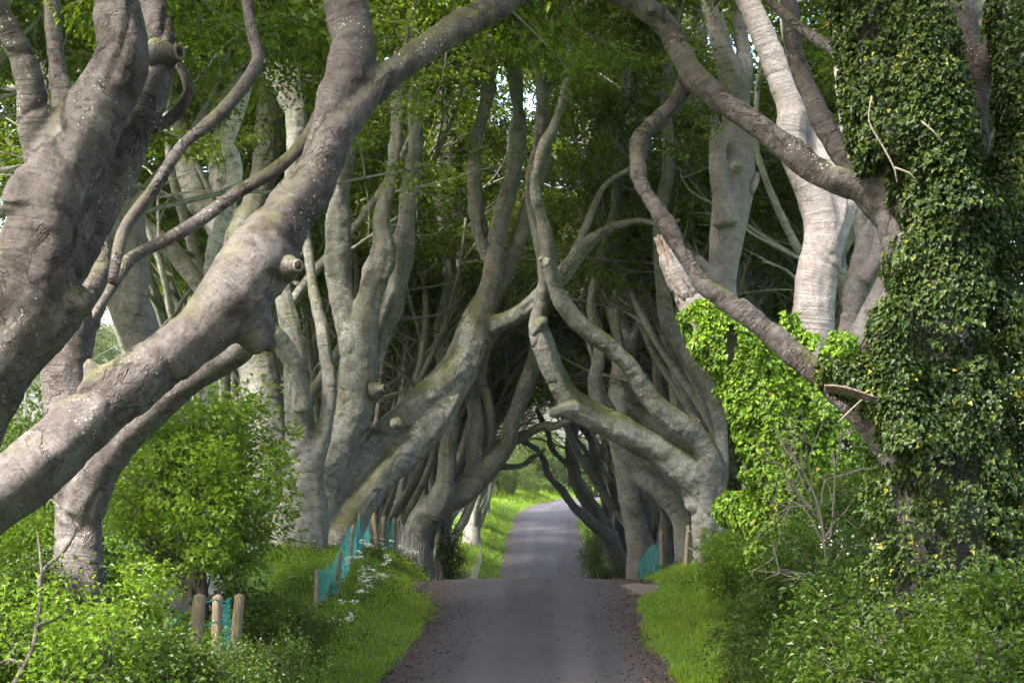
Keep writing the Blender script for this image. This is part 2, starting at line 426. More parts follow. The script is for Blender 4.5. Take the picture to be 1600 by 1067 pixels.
def build_road():
    Ys = np.concatenate([np.arange(-30, 20, 2), np.arange(20, 70, .3), np.arange(70, 240, .8)])
    K = np.linspace(-1, 1, 25)
    L = hleft(Ys) + .12 + edge_noise(Ys, 1); R = hright(Ys) + .12 + edge_noise(Ys, 2)
    Ug = np.where(K[None, :] < 0, K[None, :] * L[:, None], K[None, :] * R[:, None])
    Yg = np.repeat(Ys[:, None], 25, 1)
    X = Ug + xroad(Yg)
    camber = .07 * (1 - np.clip(np.abs(Ug) / 2.6, 0, 1.2) ** 2)
    Z = zroad(Yg) + camber + .012 * vnoise(np.column_stack([X.ravel() * 1.2, Yg.ravel() * .5, X.ravel() * 0]), 8).reshape(X.shape)
    V = np.column_stack([X.ravel(), Yg.ravel(), Z.ravel()])
    n, m = X.shape
    i = (np.arange(n - 1)[:, None] * m + np.arange(m - 1)[None, :])
    Q = np.stack([i, i + 1, i + m + 1, i + m], -1).reshape(-1, 4)
    t = NT('worn_asphalt')
    ob = t.n('ShaderNodeTexCoord').outputs['Object']
    lat = t.n('ShaderNodeAttribute', _attribute_name='lateral').outputs['Fac']
    lon = t.n('ShaderNodeSeparateXYZ', Vector=ob).outputs[1]
    lane = t.n('ShaderNodeCombineXYZ', X=lat, Y=t.math('MULTIPLY', lon, .06)).outputs[0]
    strk = t.noise(lane, 1.6, 5, .6)
    pat = t.noise(ob, .5, 5, .65, .5)
    grit = t.noise(ob, 60, 3, .7)
    c = t.mix(t.step(strk, .35, .65), (.034, .031, .037), (.058, .053, .061))
    c = t.mix(t.math('MULTIPLY', t.step(pat, .45, .68), .6), c, (.065, .055, .058))
    c = t.mix(t.math('MULTIPLY', t.step(grit, .55, .75), .35), c, (.21, .19, .18))
    # two paler wheel tracks
    wt = t.math('ABSOLUTE', t.math('SUBTRACT', t.math('ABSOLUTE', lat), .85))
    c = t.mix(t.math('MULTIPLY', t.math('SUBTRACT', 1.0, t.step(wt, .1, .5)), .5), c, (.082, .074, .083))
    # old repairs, fine cracks and stone chips
    pt = t.n('ShaderNodeTexVoronoi', Vector=ob, Scale=.35)
    c = t.mix(t.math('MULTIPLY', t.step(pt.outputs['Distance'], .25, .3), .25), c, (.05, .046, .052))
    ck = t.math('ABSOLUTE', t.math('SUBTRACT', t.noise(ob, 1.2, 6, .65, .8), .5))
    c = t.mix(t.math('MULTIPLY', t.math('SUBTRACT', 1.0, t.step(ck, .0, .012)), .55), c, (.025, .022, .022))
    c = t.mix(t.math('MULTIPLY', t.step(t.n('ShaderNodeTexVoronoi', Vector=ob, Scale=16).outputs['Distance'], .16, .05), .5), c, (.22, .2, .19))
    # leaf mould and gravel along both edges
    ed = t.math('ADD', t.math('ABSOLUTE', lat), t.math('MULTIPLY', t.math('SUBTRACT', t.noise(ob, 1.1, 6, .7), .5), 1.3))
    dirt = t.mix(t.step(t.noise(ob, 7, 5, .7), .4, .65), (.030, .021, .020), (.07, .05, .045))
    dirt = t.mix(t.math('MULTIPLY', t.step(t.noise(ob, 45, 2, .6), .62, .7), .8), dirt, (.26, .23, .20))
    c = t.mix(t.step(ed, 1.6, 2.1), c, dirt)
    h = t.math('ADD', t.math('MULTIPLY', grit, .6), t.math('MULTIPLY', t.noise(ob, 9, 4), .5))
    t.principled(c, .78, t.bump(h, .5, .02), .3)
    o = obj('road', mesh_from('road', V, Q, t.m, attr={'lateral': Ug.ravel()}))
    tag(o, kind='structure')
    # pale trodden gravel where the right verge opens at the crest
    rng = np.random.default_rng(5)
    a = np.linspace(0, 2 * math.pi, 30, endpoint=False)
    ring = []
    for k, f in enumerate((0, .5, 1)):
        rr = f * (1 + .18 * np.sin(a * 3 + 1) + .1 * np.sin(a * 5))
        xx, yy = 3.05 + rr * .42 * np.cos(a), 48.6 + rr * 1.1 * np.sin(a)
        ring.append(np.column_stack([xx, yy, np.maximum(ground_z(xx, yy), zroad(yy) + .03) + .035 - .04 * (f == 1)]))
    V = np.vstack(ring); j = np.arange(30); jn = (j + 1) % 30
    Q = np.vstack([np.column_stack([j + 30 * k, jn + 30 * k, jn + 30 * (k + 1), j + 30 * (k + 1)]) for k in (0, 1)])
    tag(obj('gravel_patch', mesh_from('gravel_patch', V, Q, plain('pale_gravel', (.15, .12, .10), (.085, .065, .055), 14))), kind='structure')

def blades(Y, X, hgt, wid, rng, lean=.5):
    n = len(Y)
    z = ground_z(X, Y) - .02
    a = rng.uniform(0, 2 * math.pi, n); b = rng.uniform(0, 2 * math.pi, n)
    w = wid * rng.uniform(.6, 1.3, n); h = hgt
    dx, dy = np.cos(a) * w / 2, np.sin(a) * w / 2
    ln = lean * h * rng.uniform(.1, 1, n)
    B = np.column_stack([X, Y, z])
    v0 = B + np.column_stack([-dx, -dy, 0 * z]); v1 = B + np.column_stack([dx, dy, 0 * z])
    mid = B + np.column_stack([np.cos(b) * ln * .35, np.sin(b) * ln * .35, h * .6])
    v2 = mid + np.column_stack([dx * .8, dy * .8, 0 * z]); v3 = mid - np.column_stack([dx * .8, dy * .8, 0 * z])
    v4 = B + np.column_stack([np.cos(b) * ln, np.sin(b) * ln, h])
    V = np.stack([v0, v1, v2, v3, v4], 1).reshape(-1, 3)
    k = np.arange(n)[:, None] * 5
    return V, np.hstack([k, k + 1, k + 2, k + 3]), np.hstack([k + 3, k + 2, k + 4])

def build_grass():
    rng = np.random.default_rng(21)
    Vs, Qs, Ts, off = [], [], [], 0
    for side, n, y0, y1, wmax, hh in ((-1, 70000, 33, 66, 3.6, .13), (1, 70000, 33, 66, 4.2, .13), (-1, 26000, 66, 185, 3.2, .22), (1, 20000, 66, 185, 3.2, .22), (-1, 9000, 172, 200, 9, .3)):
        Y = rng.uniform(y0, y1, n)
        e = (hleft(Y) + edge_noise(Y, 1)) if side < 0 else (hright(Y) + edge_noise(Y, 2))
        d = rng.uniform(-.05, wmax, n) ** 1.0
        X = xroad(Y) + side * (e + d)
        tuft = .5 + .5 * vnoise(np.column_stack([X * 1.3, Y * 1.3, X * 0]), 31)
        keep = rng.uniform(0, 1, n) < .35 + .9 * tuft
        keep &= ~(((X - 3.05) / .6) ** 2 + ((Y - 48.6) / 1.2) ** 2 < 1)
        Y, X, d, tuft = Y[keep], X[keep], d[keep], tuft[keep]
        h = hh * (.45 + .6 * tuft + .55 * np.clip(d - .8, 0, 2)) * rng.uniform(.5, 1.4, len(Y))
        V, Q, T = blades(Y, X, h, .018 if y0 < 60 else .05, rng)
        Vs.append(V); Qs.append(Q + off); Ts.append(T + off); off += len(V)
    o = obj('grass', mesh_from('grass', np.vstack(Vs), [np.vstack(Qs), np.vstack(Ts)], M['grass_blade'], False))
    tag(o, kind='stuff')

build_ground()
build_road()
build_grass()

def build_litter():
    # last year's leaves and grit blown against both road edges
    rng = np.random.default_rng(33); n = 4200
    Y = rng.uniform(34, 60, n); s = np.where(rng.uniform(0, 1, n) < .5, -1, 1)
    e = np.where(s < 0, hleft(Y), hright(Y)); d = np.abs(rng.normal(0, .5, n)) * np.where(rng.uniform(0, 1, n) < .04, 3.5, 1)
    X = xroad(Y) + s * (e - d + .15)
    u = np.abs(X - xroad(Y))
    z = zroad(Y) + .07 * (1 - np.clip(u / 2.6, 0, 1.2) ** 2) + .022
    a = rng.uniform(0, 6.28, n); L = rng.uniform(.03, .085, n)
    ax = np.column_stack([np.cos(a), np.sin(a), rng.normal(0, .25, n)]); no = rng.normal(0, .35, (n, 3)) + [0, 0, 1]
    V, T = leaf_quads(np.column_stack([X, Y, z]), ax, no, L, L * .7)
    t = NT('dead_leaf'); r = t.n('ShaderNodeNewGeometry').outputs['Random Per Island']
    t.principled(t.mix(r, (.04, .026, .02), (.14, .10, .07)), .8)
    tag(obj('leaf_litter', mesh_from('leaf_litter', V, T, t.m, False)), kind='stuff')

# ------------------------------------------------------------------ foliage builders
def leaf_quads(pos, axis, normal, L, W, fold=.25):
    """kite-shaped leaves folded along the midrib"""
    axis = axis / (np.linalg.norm(axis, axis=1)[:, None] + 1e-9)
    side = np.cross(axis, normal); side /= np.linalg.norm(side, axis=1)[:, None] + 1e-9
    nn = np.cross(side, axis)
    L = L[:, None]; W = W[:, None]
    v0 = pos
    v1 = pos + axis * L * .45 - side * W * .5 + nn * W * fold
    v2 = pos + axis * L - nn * L * .12
    v3 = pos + axis * L * .45 + side * W * .5 + nn * W * fold
    V = np.stack([v0, v1, v2, v3], 1).reshape(-1, 3)
    k = np.arange(len(pos))[:, None] * 4
    T = np.vstack([np.hstack([k, k + 1, k + 2]), np.hstack([k, k + 2, k + 3])])
    return V, T

def sprays(C, Dn, rng, n=20, length=.6, width=.35, leaf=.09, flat=.75, droop=.25):
    """flat fans of leaves: C spray centres, Dn outward directions"""
    S = len(C)
    Dn = Dn / (np.linalg.norm(Dn, axis=1)[:, None] + 1e-9)
    up = np.array([0, 0, 1.0]) + rng.normal(0, .35, (S, 3)) * (1 - flat + .25)
    sd = np.cross(Dn, up); sd /= np.linalg.norm(sd, axis=1)[:, None] + 1e-9
    nn = np.cross(sd, Dn)
    t = rng.uniform(0, 1, (S, n)); q = rng.uniform(-1, 1, (S, n)) * (1 - .55 * t)
    sz = rng.uniform(.75, 1.3, S)[:, None]
    pos = C[:, None, :] + Dn[:, None, :] * (t * length * sz)[..., None] + sd[:, None, :] * (q * width * sz)[..., None] + rng.normal(0, .05, (S, n, 3))
    pos[..., 2] -= droop * (t * length) ** 2 + .10 * np.abs(q)
    ax = Dn[:, None, :] * .7 + sd[:, None, :] * q[..., None] * 1.4 + rng.normal(0, .4, (S, n, 3))
    ax[..., 2] -= .25
    no = nn[:, None, :] + rng.normal(0, .45, (S, n, 3))
    Lf = leaf * rng.uniform(.65, 1.3, S * n)
    return leaf_quads(pos.reshape(-1, 3), ax.reshape(-1, 3), no.reshape(-1, 3), Lf, Lf * .62)

def walk(p, d, length, step, rng, wig=.25, up=.0, out=None, zmin=None):
    """a wandering branch line"""
    pts = [np.array(p, float)]; d = np.array(d, float); d /= np.linalg.norm(d)
    cur = rng.normal(0, wig, 3)
    for _ in range(max(2, int(length / step))):
        cur = cur * .6 + rng.normal(0, wig, 3) * .7
        d = d + cur * step * .5 + np.array([0, 0, up]) * step
        if out is not None: d = d + np.asarray(out) * step
        d /= np.linalg.norm(d)
        if zmin is not None and d[2] < zmin: d[2] = zmin; d /= np.linalg.norm(d)
        pts.append(pts[-1] + d * step)
    return np.array(pts)

def along(pts, lo, hi, spacing, rng, jitter):
    seg = np.linalg.norm(np.diff(pts, axis=0), axis=1); L = np.concatenate([[0], np.cumsum(seg)])
    n = max(1, int((hi - lo) * L[-1] / spacing))
    s = rng.uniform(lo, hi, n) * L[-1]
    c = np.column_stack([np.interp(s, L, pts[:, k]) for k in range(3)])
    dirs = np.column_stack([np.interp(s, L, np.gradient(pts[:, k])) for k in range(3)])
    r = rng.normal(0, 1, (n, 3)); r[:, 2] *= .45
    dirs = dirs / (np.linalg.norm(dirs, axis=1)[:, None] + 1e-9) * .7 + r
    return c + rng.normal(0, jitter, (n, 3)) * [1, 1, .6], dirs

def crown_mesh(seed, R=4.0, leafmat_='leaf_beech', leaf=.10, nb=9, nl=20, spacing=.16, name='crown', flat=True):
    """a beech crown growing out of a limb's end at the origin: limbs, twigs, plates of leaves"""
    rng = np.random.default_rng(seed)
    T = Tubes(); C, Dn = [], []
    for k in range(nb):
        az = k * 2.4 + rng.uniform(-.4, .4); el = rng.uniform(.05, 1.1)
        d = np.array([math.cos(az) * math.cos(el), math.sin(az) * math.cos(el), math.sin(el)])
        b = walk((0, 0, 0), d, R * rng.uniform(.8, 1.2), .5, rng, .35, -.02)
        T.add(b, np.linspace(.085, .02, len(b)), 5, .5, seed=k)
        for j in range(5):
            i = rng.integers(1, len(b) - 1)
            dd = b[i] - b[i - 1]; dd = dd / np.linalg.norm(dd) + rng.normal(0, .7, 3) * [1, 1, .5]
            q = walk(b[i], dd, R * rng.uniform(.3, .55), .4, rng, .45, -.03)
            T.add(q, np.linspace(.035, .008, len(q)), 4, .4, seed=k + j)
            c, dn = along(q, .2, 1.05, spacing, rng, .16); C.append(c); Dn.append(dn)
        c, dn = along(b, .45, 1.02, spacing, rng, .16); C.append(c); Dn.append(dn)
    V1, Q1, T1, S1 = T.arrays()
    V2, T2 = sprays(np.vstack(C), np.vstack(Dn), rng, nl, .55, .33, leaf)
    nq = len(Q1)
    mi = np.concatenate([np.ones(nq), np.ones(len(T1)), np.zeros(len(T2))])
    return mesh_from(name, np.vstack([V1, V2]), [Q1, np.vstack([T1, T2 + len(V1)])], [M[leafmat_], M['bark_far']], False, mi=mi)

def build_weeds():
    # docks, nettles and cow parsley leaves along the backs of the verges
    rng = np.random.default_rng(44); n = 1500
    Y = rng.uniform(33, 64, n); s = np.where(rng.uniform(0, 1, n) < .5, -1, 1)
    d = rng.uniform(.5, 3.2, n); X = xroad(Y) + s * (np.where(s < 0, hleft(Y), hright(Y)) + d)
    k = (vnoise(np.column_stack([X * .9, Y * .9, X * 0]), 51) > .05) | (d > 1.9); X, Y, d = X[k], Y[k], d[k]; n = len(X)
    C = np.column_stack([X, Y, ground_z(X, Y) + rng.uniform(.02, .10, n) + .12 * np.clip(d - 1, 0, 2)])
    V, T = sprays(C, rng.normal(0, 1, (n, 3)) * [1, 1, .3] + [0, 0, .7], rng, 9, .26, .18, .075, .4)
    tag(obj('verge_weeds', mesh_from('verge_weeds', V, T, M['leaf_hedge'], False)), kind='stuff')
build_litter()
build_weeds()
CROWNS = [crown_mesh(100 + k, R=4.0 + .4 * (k % 3)) for k in range(5)]
DENSE = [crown_mesh(150 + k, R=5.4, leaf=.17, nb=10, nl=13, spacing=.10) for k in range(4)]

def add_crown(parent, loc, k, scale=1.0, rz=0.0, tilt=0.0):
    return obj('crown', CROWNS[k % len(CROWNS)], parent, loc, (tilt, 0, rz), scale)

# ------------------------------------------------------------------ the beeches one can tell apart
CK = [0]
LEFT_ROW, RIGHT_ROW = 'beeches of the left row', 'beeches of the right row'

def limb_points(pts, D, d0, d1):
    n = len(pts); out = []
    for k, p in enumerate(pts):
        d = D + d0 + (d1 - d0) * k / max(1, n - 1) + (p[3] if len(p) > 3 else 0)
        q = P(p[0], p[1], d)
        out.append([*q, p[2] / F * d / 2])
    return np.array(out)

def stub(parent, px, py, D, w, towards, base, mat='bark_near', length=1.0):
    """a sawn or snapped branch stub: collar, callus ring and dark rotten heart"""
    c = P(px, py, D) - base; r = w / F * D / 2
    d = np.array(towards, float); d /= np.linalg.norm(d)
    T = Tubes()
    prof = [(-1.8, 2.1), (-1.0, 1.7), (-.45, 1.3), (0.0 * length, 1.02), (.45 * length, .92), (.62 * length, 1.0), (.72 * length, .85)]
    T.add([c + d * r * a for a, b in prof], [r * b for a, b in prof], 14, r * .3, .04, 3)
    s = obj('branch_stub', T.mesh('branch_stub', M[mat]), parent)
    T = Tubes()
    T.add([c + d * r * (.70 * length), c + d * r * (.98 * length)], [r * .66, r * .48], 12, r * .2, .1, 5)
    obj('hollow', T.mesh('hollow', M['hole']), s)
    T = Tubes()
    a = np.linspace(0, 2 * math.pi, 15)
    u = np.cross(d, [.2, .1, 1]); u /= np.linalg.norm(u); v = np.cross(d, u)
    T.add([c + d * r * (.80 * length) + u * math.cos(x) * r * .72 + v * math.sin(x) * r * .72 for x in a], [r * .2] * 15, 6, r * .3, .15, 2)
    obj('callus', T.mesh('callus', M['cut']), s)

def hero(label, D, mat, limbs, group, voxel=.045, base=None, flare=.0, extend=True, crowns=1.0, thin=(), disp=.03, seed=1, name='beech_tree', cat='tree', smooth=5):
    rng = np.random.default_rng(seed * 17 + 3)
    first = limb_points(limbs[0][0], D, limbs[0][1], limbs[0][2])
    f0 = first[0, :3].copy()
    gz = float(ground_z(f0[0], f0[1])[0])
    b = np.array([f0[0], f0[1], min(gz, f0[2])])
    root = empty(name, b, label, cat, group)
    T = Tubes(); TT = Tubes(); tips = []
    for li, L in enumerate(limbs):
        q = limb_points(L[0], D, L[1], L[2])
        if li == 0 and q[0, 2] > gz - .2:
            ext = q[0].copy(); ext[2] = gz - .35; ext[3] *= 1.06
            if q[0, 2] - gz > 1.2:
                m = (q[0] + ext) / 2; q = np.vstack([ext, m, q])
            else: q = np.vstack([ext, q])
        py_end = L[0][-1][1]
        if extend and py_end <= 12:
            dirn = q[-1, :3] - q[-2, :3]; dirn /= np.linalg.norm(dirn); r = q[-1, 3]
            inward = np.array([-np.sign(b[0]) * .08, .0, .3])
            p = q[-1, :3].copy(); add = []
            for k in range(5):
                dirn = dirn + inward * .5 + rng.normal(0, .12, 3); dirn /= np.linalg.norm(dirn)
                p = p + dirn * .9; add.append([*p, r * (1 - .13 * (k + 1))])
            q = np.vstack([q, add]); tips.append((p - b, r))
        elif len(L) > 3 and L[3] == 'crown': tips.append((q[-1, :3] - b, q[-1, 3]))
        T.add(q[:, :3] - b, q[:, 3], 18, max(.08, min(.3, q[:, 3].mean() * .8)), .11, seed * 5 + li, flare if li == 0 else 0, .07)
    for li, L in enumerate(thin):
        q = limb_points(L[0], D, L[1], L[2])
        TT = Tubes(); TT.add(q[:, :3] - b, q[:, 3], 10, .12, .10, seed * 5 + li, 0, .1)
        obj('branch', TT.mesh('branch', M[mat]), root)
        if len(L) > 3 and L[3] == 'crown': tips.append((q[-1, :3] - b, q[-1, 3]))
    obj('trunk', T.fused('trunk', M[mat], voxel, smooth, disp, disp * .3, seed), root)
    for c, r in tips:
        CK[0] += 1
        add_crown(root, c, CK[0], crowns * (0.85 + .5 * min(1, r / .3)), rng.uniform(0, 6.28), rng.uniform(-.2, .2))
    return root, b

# ---- left side
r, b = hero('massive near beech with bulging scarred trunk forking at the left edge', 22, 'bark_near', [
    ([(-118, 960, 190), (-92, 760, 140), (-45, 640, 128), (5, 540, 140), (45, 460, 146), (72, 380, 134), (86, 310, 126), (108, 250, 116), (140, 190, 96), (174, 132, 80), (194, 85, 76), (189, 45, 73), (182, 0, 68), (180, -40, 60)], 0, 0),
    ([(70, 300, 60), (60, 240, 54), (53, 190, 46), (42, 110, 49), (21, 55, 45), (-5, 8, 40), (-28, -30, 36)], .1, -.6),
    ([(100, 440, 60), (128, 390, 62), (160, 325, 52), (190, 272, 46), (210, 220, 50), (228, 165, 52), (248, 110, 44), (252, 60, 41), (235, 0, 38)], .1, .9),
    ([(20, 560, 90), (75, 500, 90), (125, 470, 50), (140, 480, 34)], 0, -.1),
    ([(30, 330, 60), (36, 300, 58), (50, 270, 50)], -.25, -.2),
], LEFT_ROW, seed=1, disp=.036, thin=[
    ([(236, 200, 24), (262, 190, 19), (284, 170, 18), (295, 146, 17), (288, 118, 15), (276, 96, 12)], .6, 1.2),
])
stub(r, 270, 84, 22.6, 30, (.9, -.5, .1), b)

r, b = hero('near beech whose thick leaning limb sweeps up from the lower left corner', 20, 'bark_near', [
    ([(-230, 960, 140), (-150, 880, 118), (-50, 808, 108), (40, 742, 102), (102, 690, 98), (168, 625, 92), (240, 572, 86), (308, 522, 88), (362, 468, 98), (410, 402, 100), (446, 338, 84), (488, 282, 78), (514, 228, 64), (545, 184, 56), (590, 134, 52), (640, 95, 48), (700, 52, 42), (775, 8, 45), (845, -45, 40)], 0, 3.0),
    ([(470, 320, 50), (492, 262, 60), (512, 205, 62), (534, 150, 74), (548, 100, 76), (545, 55, 77), (535, 0, 76), (528, -40, 70)], 2.0, 2.6),
    ([(150, 590, 34), (141, 578, 26), (138, 566, 22)], .9, .8),
    ([(376, 480, 70), (398, 512, 64), (408, 532, 54), (412, 546, 40)], 1.4, 1.5),
], LEFT_ROW, seed=2, disp=.030, thin=[
    ([(500, 176, 22), (478, 220, 22), (430, 266, 20), (370, 302, 20), (310, 346, 20), (258, 376, 20), (205, 404, 20), (180, 440, 17), (164, 466, 15), (149, 488, 12)], 2.6, .6),
    ([(176, 440, 16), (182, 404, 18), (191, 364, 21), (208, 336, 21), (236, 302, 21), (266, 254, 20), (286, 226, 20), (330, 190, 20), (368, 150, 20), (398, 106, 19), (402, 84, 18), (394, 50, 17), (386, 0, 16), (380, -60, 13)], .75, 3.0, 'crown'),
])
stub(r, 460, 416, 21.2, 22, (.7, -.8, 0), b, length=1.1)
T = Tubes()
q = limb_points([(152, 484, 11), (149, 489, 9), (146, 496, 4)], 20.6, 0, 0); T.add(q[:, :3] - b, q[:, 3], 6, .02, .3, 2)
obj('torn_tip', T.mesh('torn_tip', M['splinter']), r)

r, b = hero('grey beech behind the big leaning limb, its own limb ending in a rounded burl', 27, 'bark_near', [
    ([(122, 900, 92), (124, 820, 80), (122, 760, 84), (112, 680, 80), (106, 600, 80), (110, 540, 78), (122, 490, 76), (146, 446, 60), (160, 420, 46), (158, 380, 38), (148, 352, 36), (132, 300, 34), (110, 230, 34), (96, 150, 32), (84, 60, 30), (80, -10, 30)], 0, 1.2),
    ([(126, 800, 76), (152, 728, 74), (192, 672, 68), (250, 622, 60), (318, 576, 55), (362, 548, 52), (388, 522, 48), (402, 500, 40)], 0, -1.0),
], LEFT_ROW, seed=3, flare=.25)

hero('pale sunlit beech stem leaning left behind the big leaning limb', 41, 'bark_pale', [
    ([(258, 760, 66), (246, 640, 62), (222, 540, 62), (206, 490, 64), (188, 450, 58), (168, 402, 42), (152, 355, 36), (132, 290, 32), (100, 210, 30), (70, 110, 28), (48, 0, 26)], 0, 1),
    ([(208, 490, 46), (216, 440, 44), (213, 400, 40), (206, 340, 38), (197, 290, 34), (205, 250, 30), (230, 160, 30), (240, 60, 26), (244, -10, 24)], 0, .6),
], LEFT_ROW, seed=4, flare=.2)

hero('slender dead white stem with peeling bark standing behind the leaning limb', 42, 'bark_white', [
    ([(332, 860, 34), (327, 700, 30), (326, 600, 28), (330, 520, 27), (331, 434, 26), (337, 384, 27), (346, 350, 25), (360, 304, 24), (368, 276, 24), (364, 248, 24), (357, 218, 25), (366, 188, 24), (378, 160, 20), (386, 138, 14), (390, 120, 7)], 0, 0),
], LEFT_ROW, voxel=.03, disp=.03, seed=5, extend=False, name='dead_tree')

hero('mossy broad trunk just right of the bright young tree', 58, 'bark_mid', [
    ([(432, 890, 78), (424, 780, 70), (416, 680, 66), (408, 600, 64), (398, 540, 60), (388, 480, 56), (372, 420, 52), (362, 370, 50), (352, 320, 46), (348, 260, 42), (360, 190, 40), (376, 120, 34), (380, 40, 30), (378, -20, 30)], 0, 1.5),
    ([(370, 420, 40), (345, 360, 38), (312, 318, 38), (296, 270, 40), (280, 210, 36), (262, 150, 32), (250, 60, 30), (244, -10, 28)], .5, 2),
    ([(376, 440, 32), (330, 460, 30), (300, 430, 30), (268, 390, 28), (228, 356, 26), (206, 330, 20), (180, 320, 14)], .5, 0),
    ([(366, 380, 40), (398, 320, 40), (416, 250, 40), (418, 180, 36), (410, 120, 32), (396, 60, 28), (384, 0, 24)], .6, 1),
], LEFT_ROW, seed=6)

hero('twin stemmed beech squeezed between the mossy trunk and the large grey beech', 52, 'bark_mid', [
    ([(478, 860, 70), (478, 760, 66), (474, 710, 56), (468, 660, 44), (464, 610, 40), (462, 558, 38), (454, 511, 34), (441, 455, 28), (436, 400, 28), (448, 330, 27), (458, 280, 27), (464, 230, 30), (462, 169, 38), (450, 100, 40), (440, 40, 34), (434, -20, 30)], 0, 1),
    ([(476, 730, 40), (500, 690, 30), (512, 640, 26), (515, 600, 26), (508, 550, 23), (500, 500, 20), (490, 455, 17), (482, 400, 16), (470, 330, 15)], 0, .5),
    ([(474, 640, 30), (464, 580, 28), (448, 546, 28), (432, 524, 26), (410, 512, 22), (390, 505, 18)], -.2, -1),
    ([(455, 165, 30), (424, 110, 28), (404, 70, 26), (390, 30, 24), (386, -15, 24)], .8, 1.4),
], LEFT_ROW, seed=7, voxel=.04)

r, b = hero('large grey beech with a lichen whitened foot beside the teal netting, stems fanning roadward', 55, 'bark_foot', [
    ([(484, 893, 120), (484, 850, 108), (486, 800, 96), (500, 755, 80), (518, 722, 70), (534, 680, 66), (552, 640, 62), (562, 600, 58), (560, 570, 52), (548, 528, 40), (536, 474, 38), (529, 430, 40), (528, 380, 42), (528, 350, 42), (530, 300, 36), (536, 250, 34), (542, 190, 32), (548, 110, 30), (552, 20, 28), (552, -30, 26)], 0, -.5),
    ([(560, 590, 48), (566, 545, 44), (568, 511, 42), (578, 464, 40), (588, 427, 42), (599, 392, 38), (596, 345, 26), (606, 295, 26), (614, 264, 23), (620, 200, 21), (624, 130, 20), (640, 40, 18), (650, -20, 16)], -.3, -1),
    ([(574, 590, 36), (590, 555, 28), (603, 511, 32), (616, 464, 35), (626, 408, 36), (634, 350, 33), (640, 300, 30), (650, 230, 27), (648, 150, 24), (660, 70, 22), (668, 0, 20)], .2, 1),
    ([(500, 850, 80), (530, 800, 60), (556, 742, 44), (586, 695, 42), (632, 652, 44), (682, 606, 48), (716, 575, 58), (730, 548, 56), (744, 508, 48), (760, 465, 36), (770, 430, 30), (773, 400, 27), (779, 362, 27), (790, 318, 28), (804, 262, 26), (810, 205, 22), (808, 150, 22), (803, 95, 26), (802, 30, 28), (803, -25, 26)], 0, 3),
    ([(520, 860, 70), (562, 796, 48), (604, 740, 46), (646, 697, 48), (690, 642, 48), (718, 590, 50), (734, 545, 44)], -.5, 1.4),
    ([(726, 560, 44), (750, 522, 34), (776, 507, 31), (812, 490, 30), (850, 460, 30), (881, 425, 26), (908, 390, 23), (936, 365, 18), (966, 351, 13)], 1.6, 0),
    ([(758, 468, 28), (778, 452, 20), (796, 412, 22), (812, 368, 24), (824, 320, 22), (842, 280, 19), (856, 235, 18), (850, 170, 17), (862, 100, 16), (870, 20, 14), (872, -15, 14)], 2, 3),
    ([(766, 420, 18), (752, 370, 24), (742, 310, 23), (740, 260, 21), (744, 215, 21), (758, 165, 22), (768, 110, 20), (764, 40, 18), (760, -20, 18)], 2.4, 3.2),
    ([(490, 760, 56), (478, 720, 34), (470, 690, 24)], 0, .3),
], LEFT_ROW, seed=8, flare=.28, voxel=.05, thin=[
    ([(958, 353, 13), (1000, 345, 10), (1030, 350, 8), (1060, 345, 5)], 0, -.5),
    ([(880, 426, 14), (905, 380, 13), (925, 330, 12), (945, 290, 9), (990, 260, 7)], .3, .5),
], disp=.04)
stub(r, 596, 608, 54.4, 15, (1, -.6, .2), b, 'bark_mid')
stub(r, 622, 661, 54.0, 10, (.3, -1, 0), b, 'bark_mid', .6)
stub(r, 768, 468, 56.6, 7, (.5, -1, 0), b, 'bark_mid', .6)

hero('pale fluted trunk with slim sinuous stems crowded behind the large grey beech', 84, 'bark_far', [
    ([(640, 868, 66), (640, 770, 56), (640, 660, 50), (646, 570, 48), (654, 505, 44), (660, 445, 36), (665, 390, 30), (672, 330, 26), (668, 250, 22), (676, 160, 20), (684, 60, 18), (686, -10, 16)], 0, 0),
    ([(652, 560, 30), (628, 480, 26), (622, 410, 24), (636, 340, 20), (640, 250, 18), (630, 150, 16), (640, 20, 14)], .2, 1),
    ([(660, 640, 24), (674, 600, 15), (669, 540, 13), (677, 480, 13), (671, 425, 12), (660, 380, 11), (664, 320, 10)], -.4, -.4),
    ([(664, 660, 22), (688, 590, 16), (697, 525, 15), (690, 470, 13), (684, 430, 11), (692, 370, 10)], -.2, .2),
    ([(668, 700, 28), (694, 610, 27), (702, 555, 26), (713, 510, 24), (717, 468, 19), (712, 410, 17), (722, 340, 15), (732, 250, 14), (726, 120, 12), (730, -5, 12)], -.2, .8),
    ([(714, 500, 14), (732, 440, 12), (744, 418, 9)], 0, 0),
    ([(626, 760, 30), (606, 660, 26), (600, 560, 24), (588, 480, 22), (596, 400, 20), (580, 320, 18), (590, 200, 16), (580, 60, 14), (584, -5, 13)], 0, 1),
], LEFT_ROW, seed=10, voxel=.05)

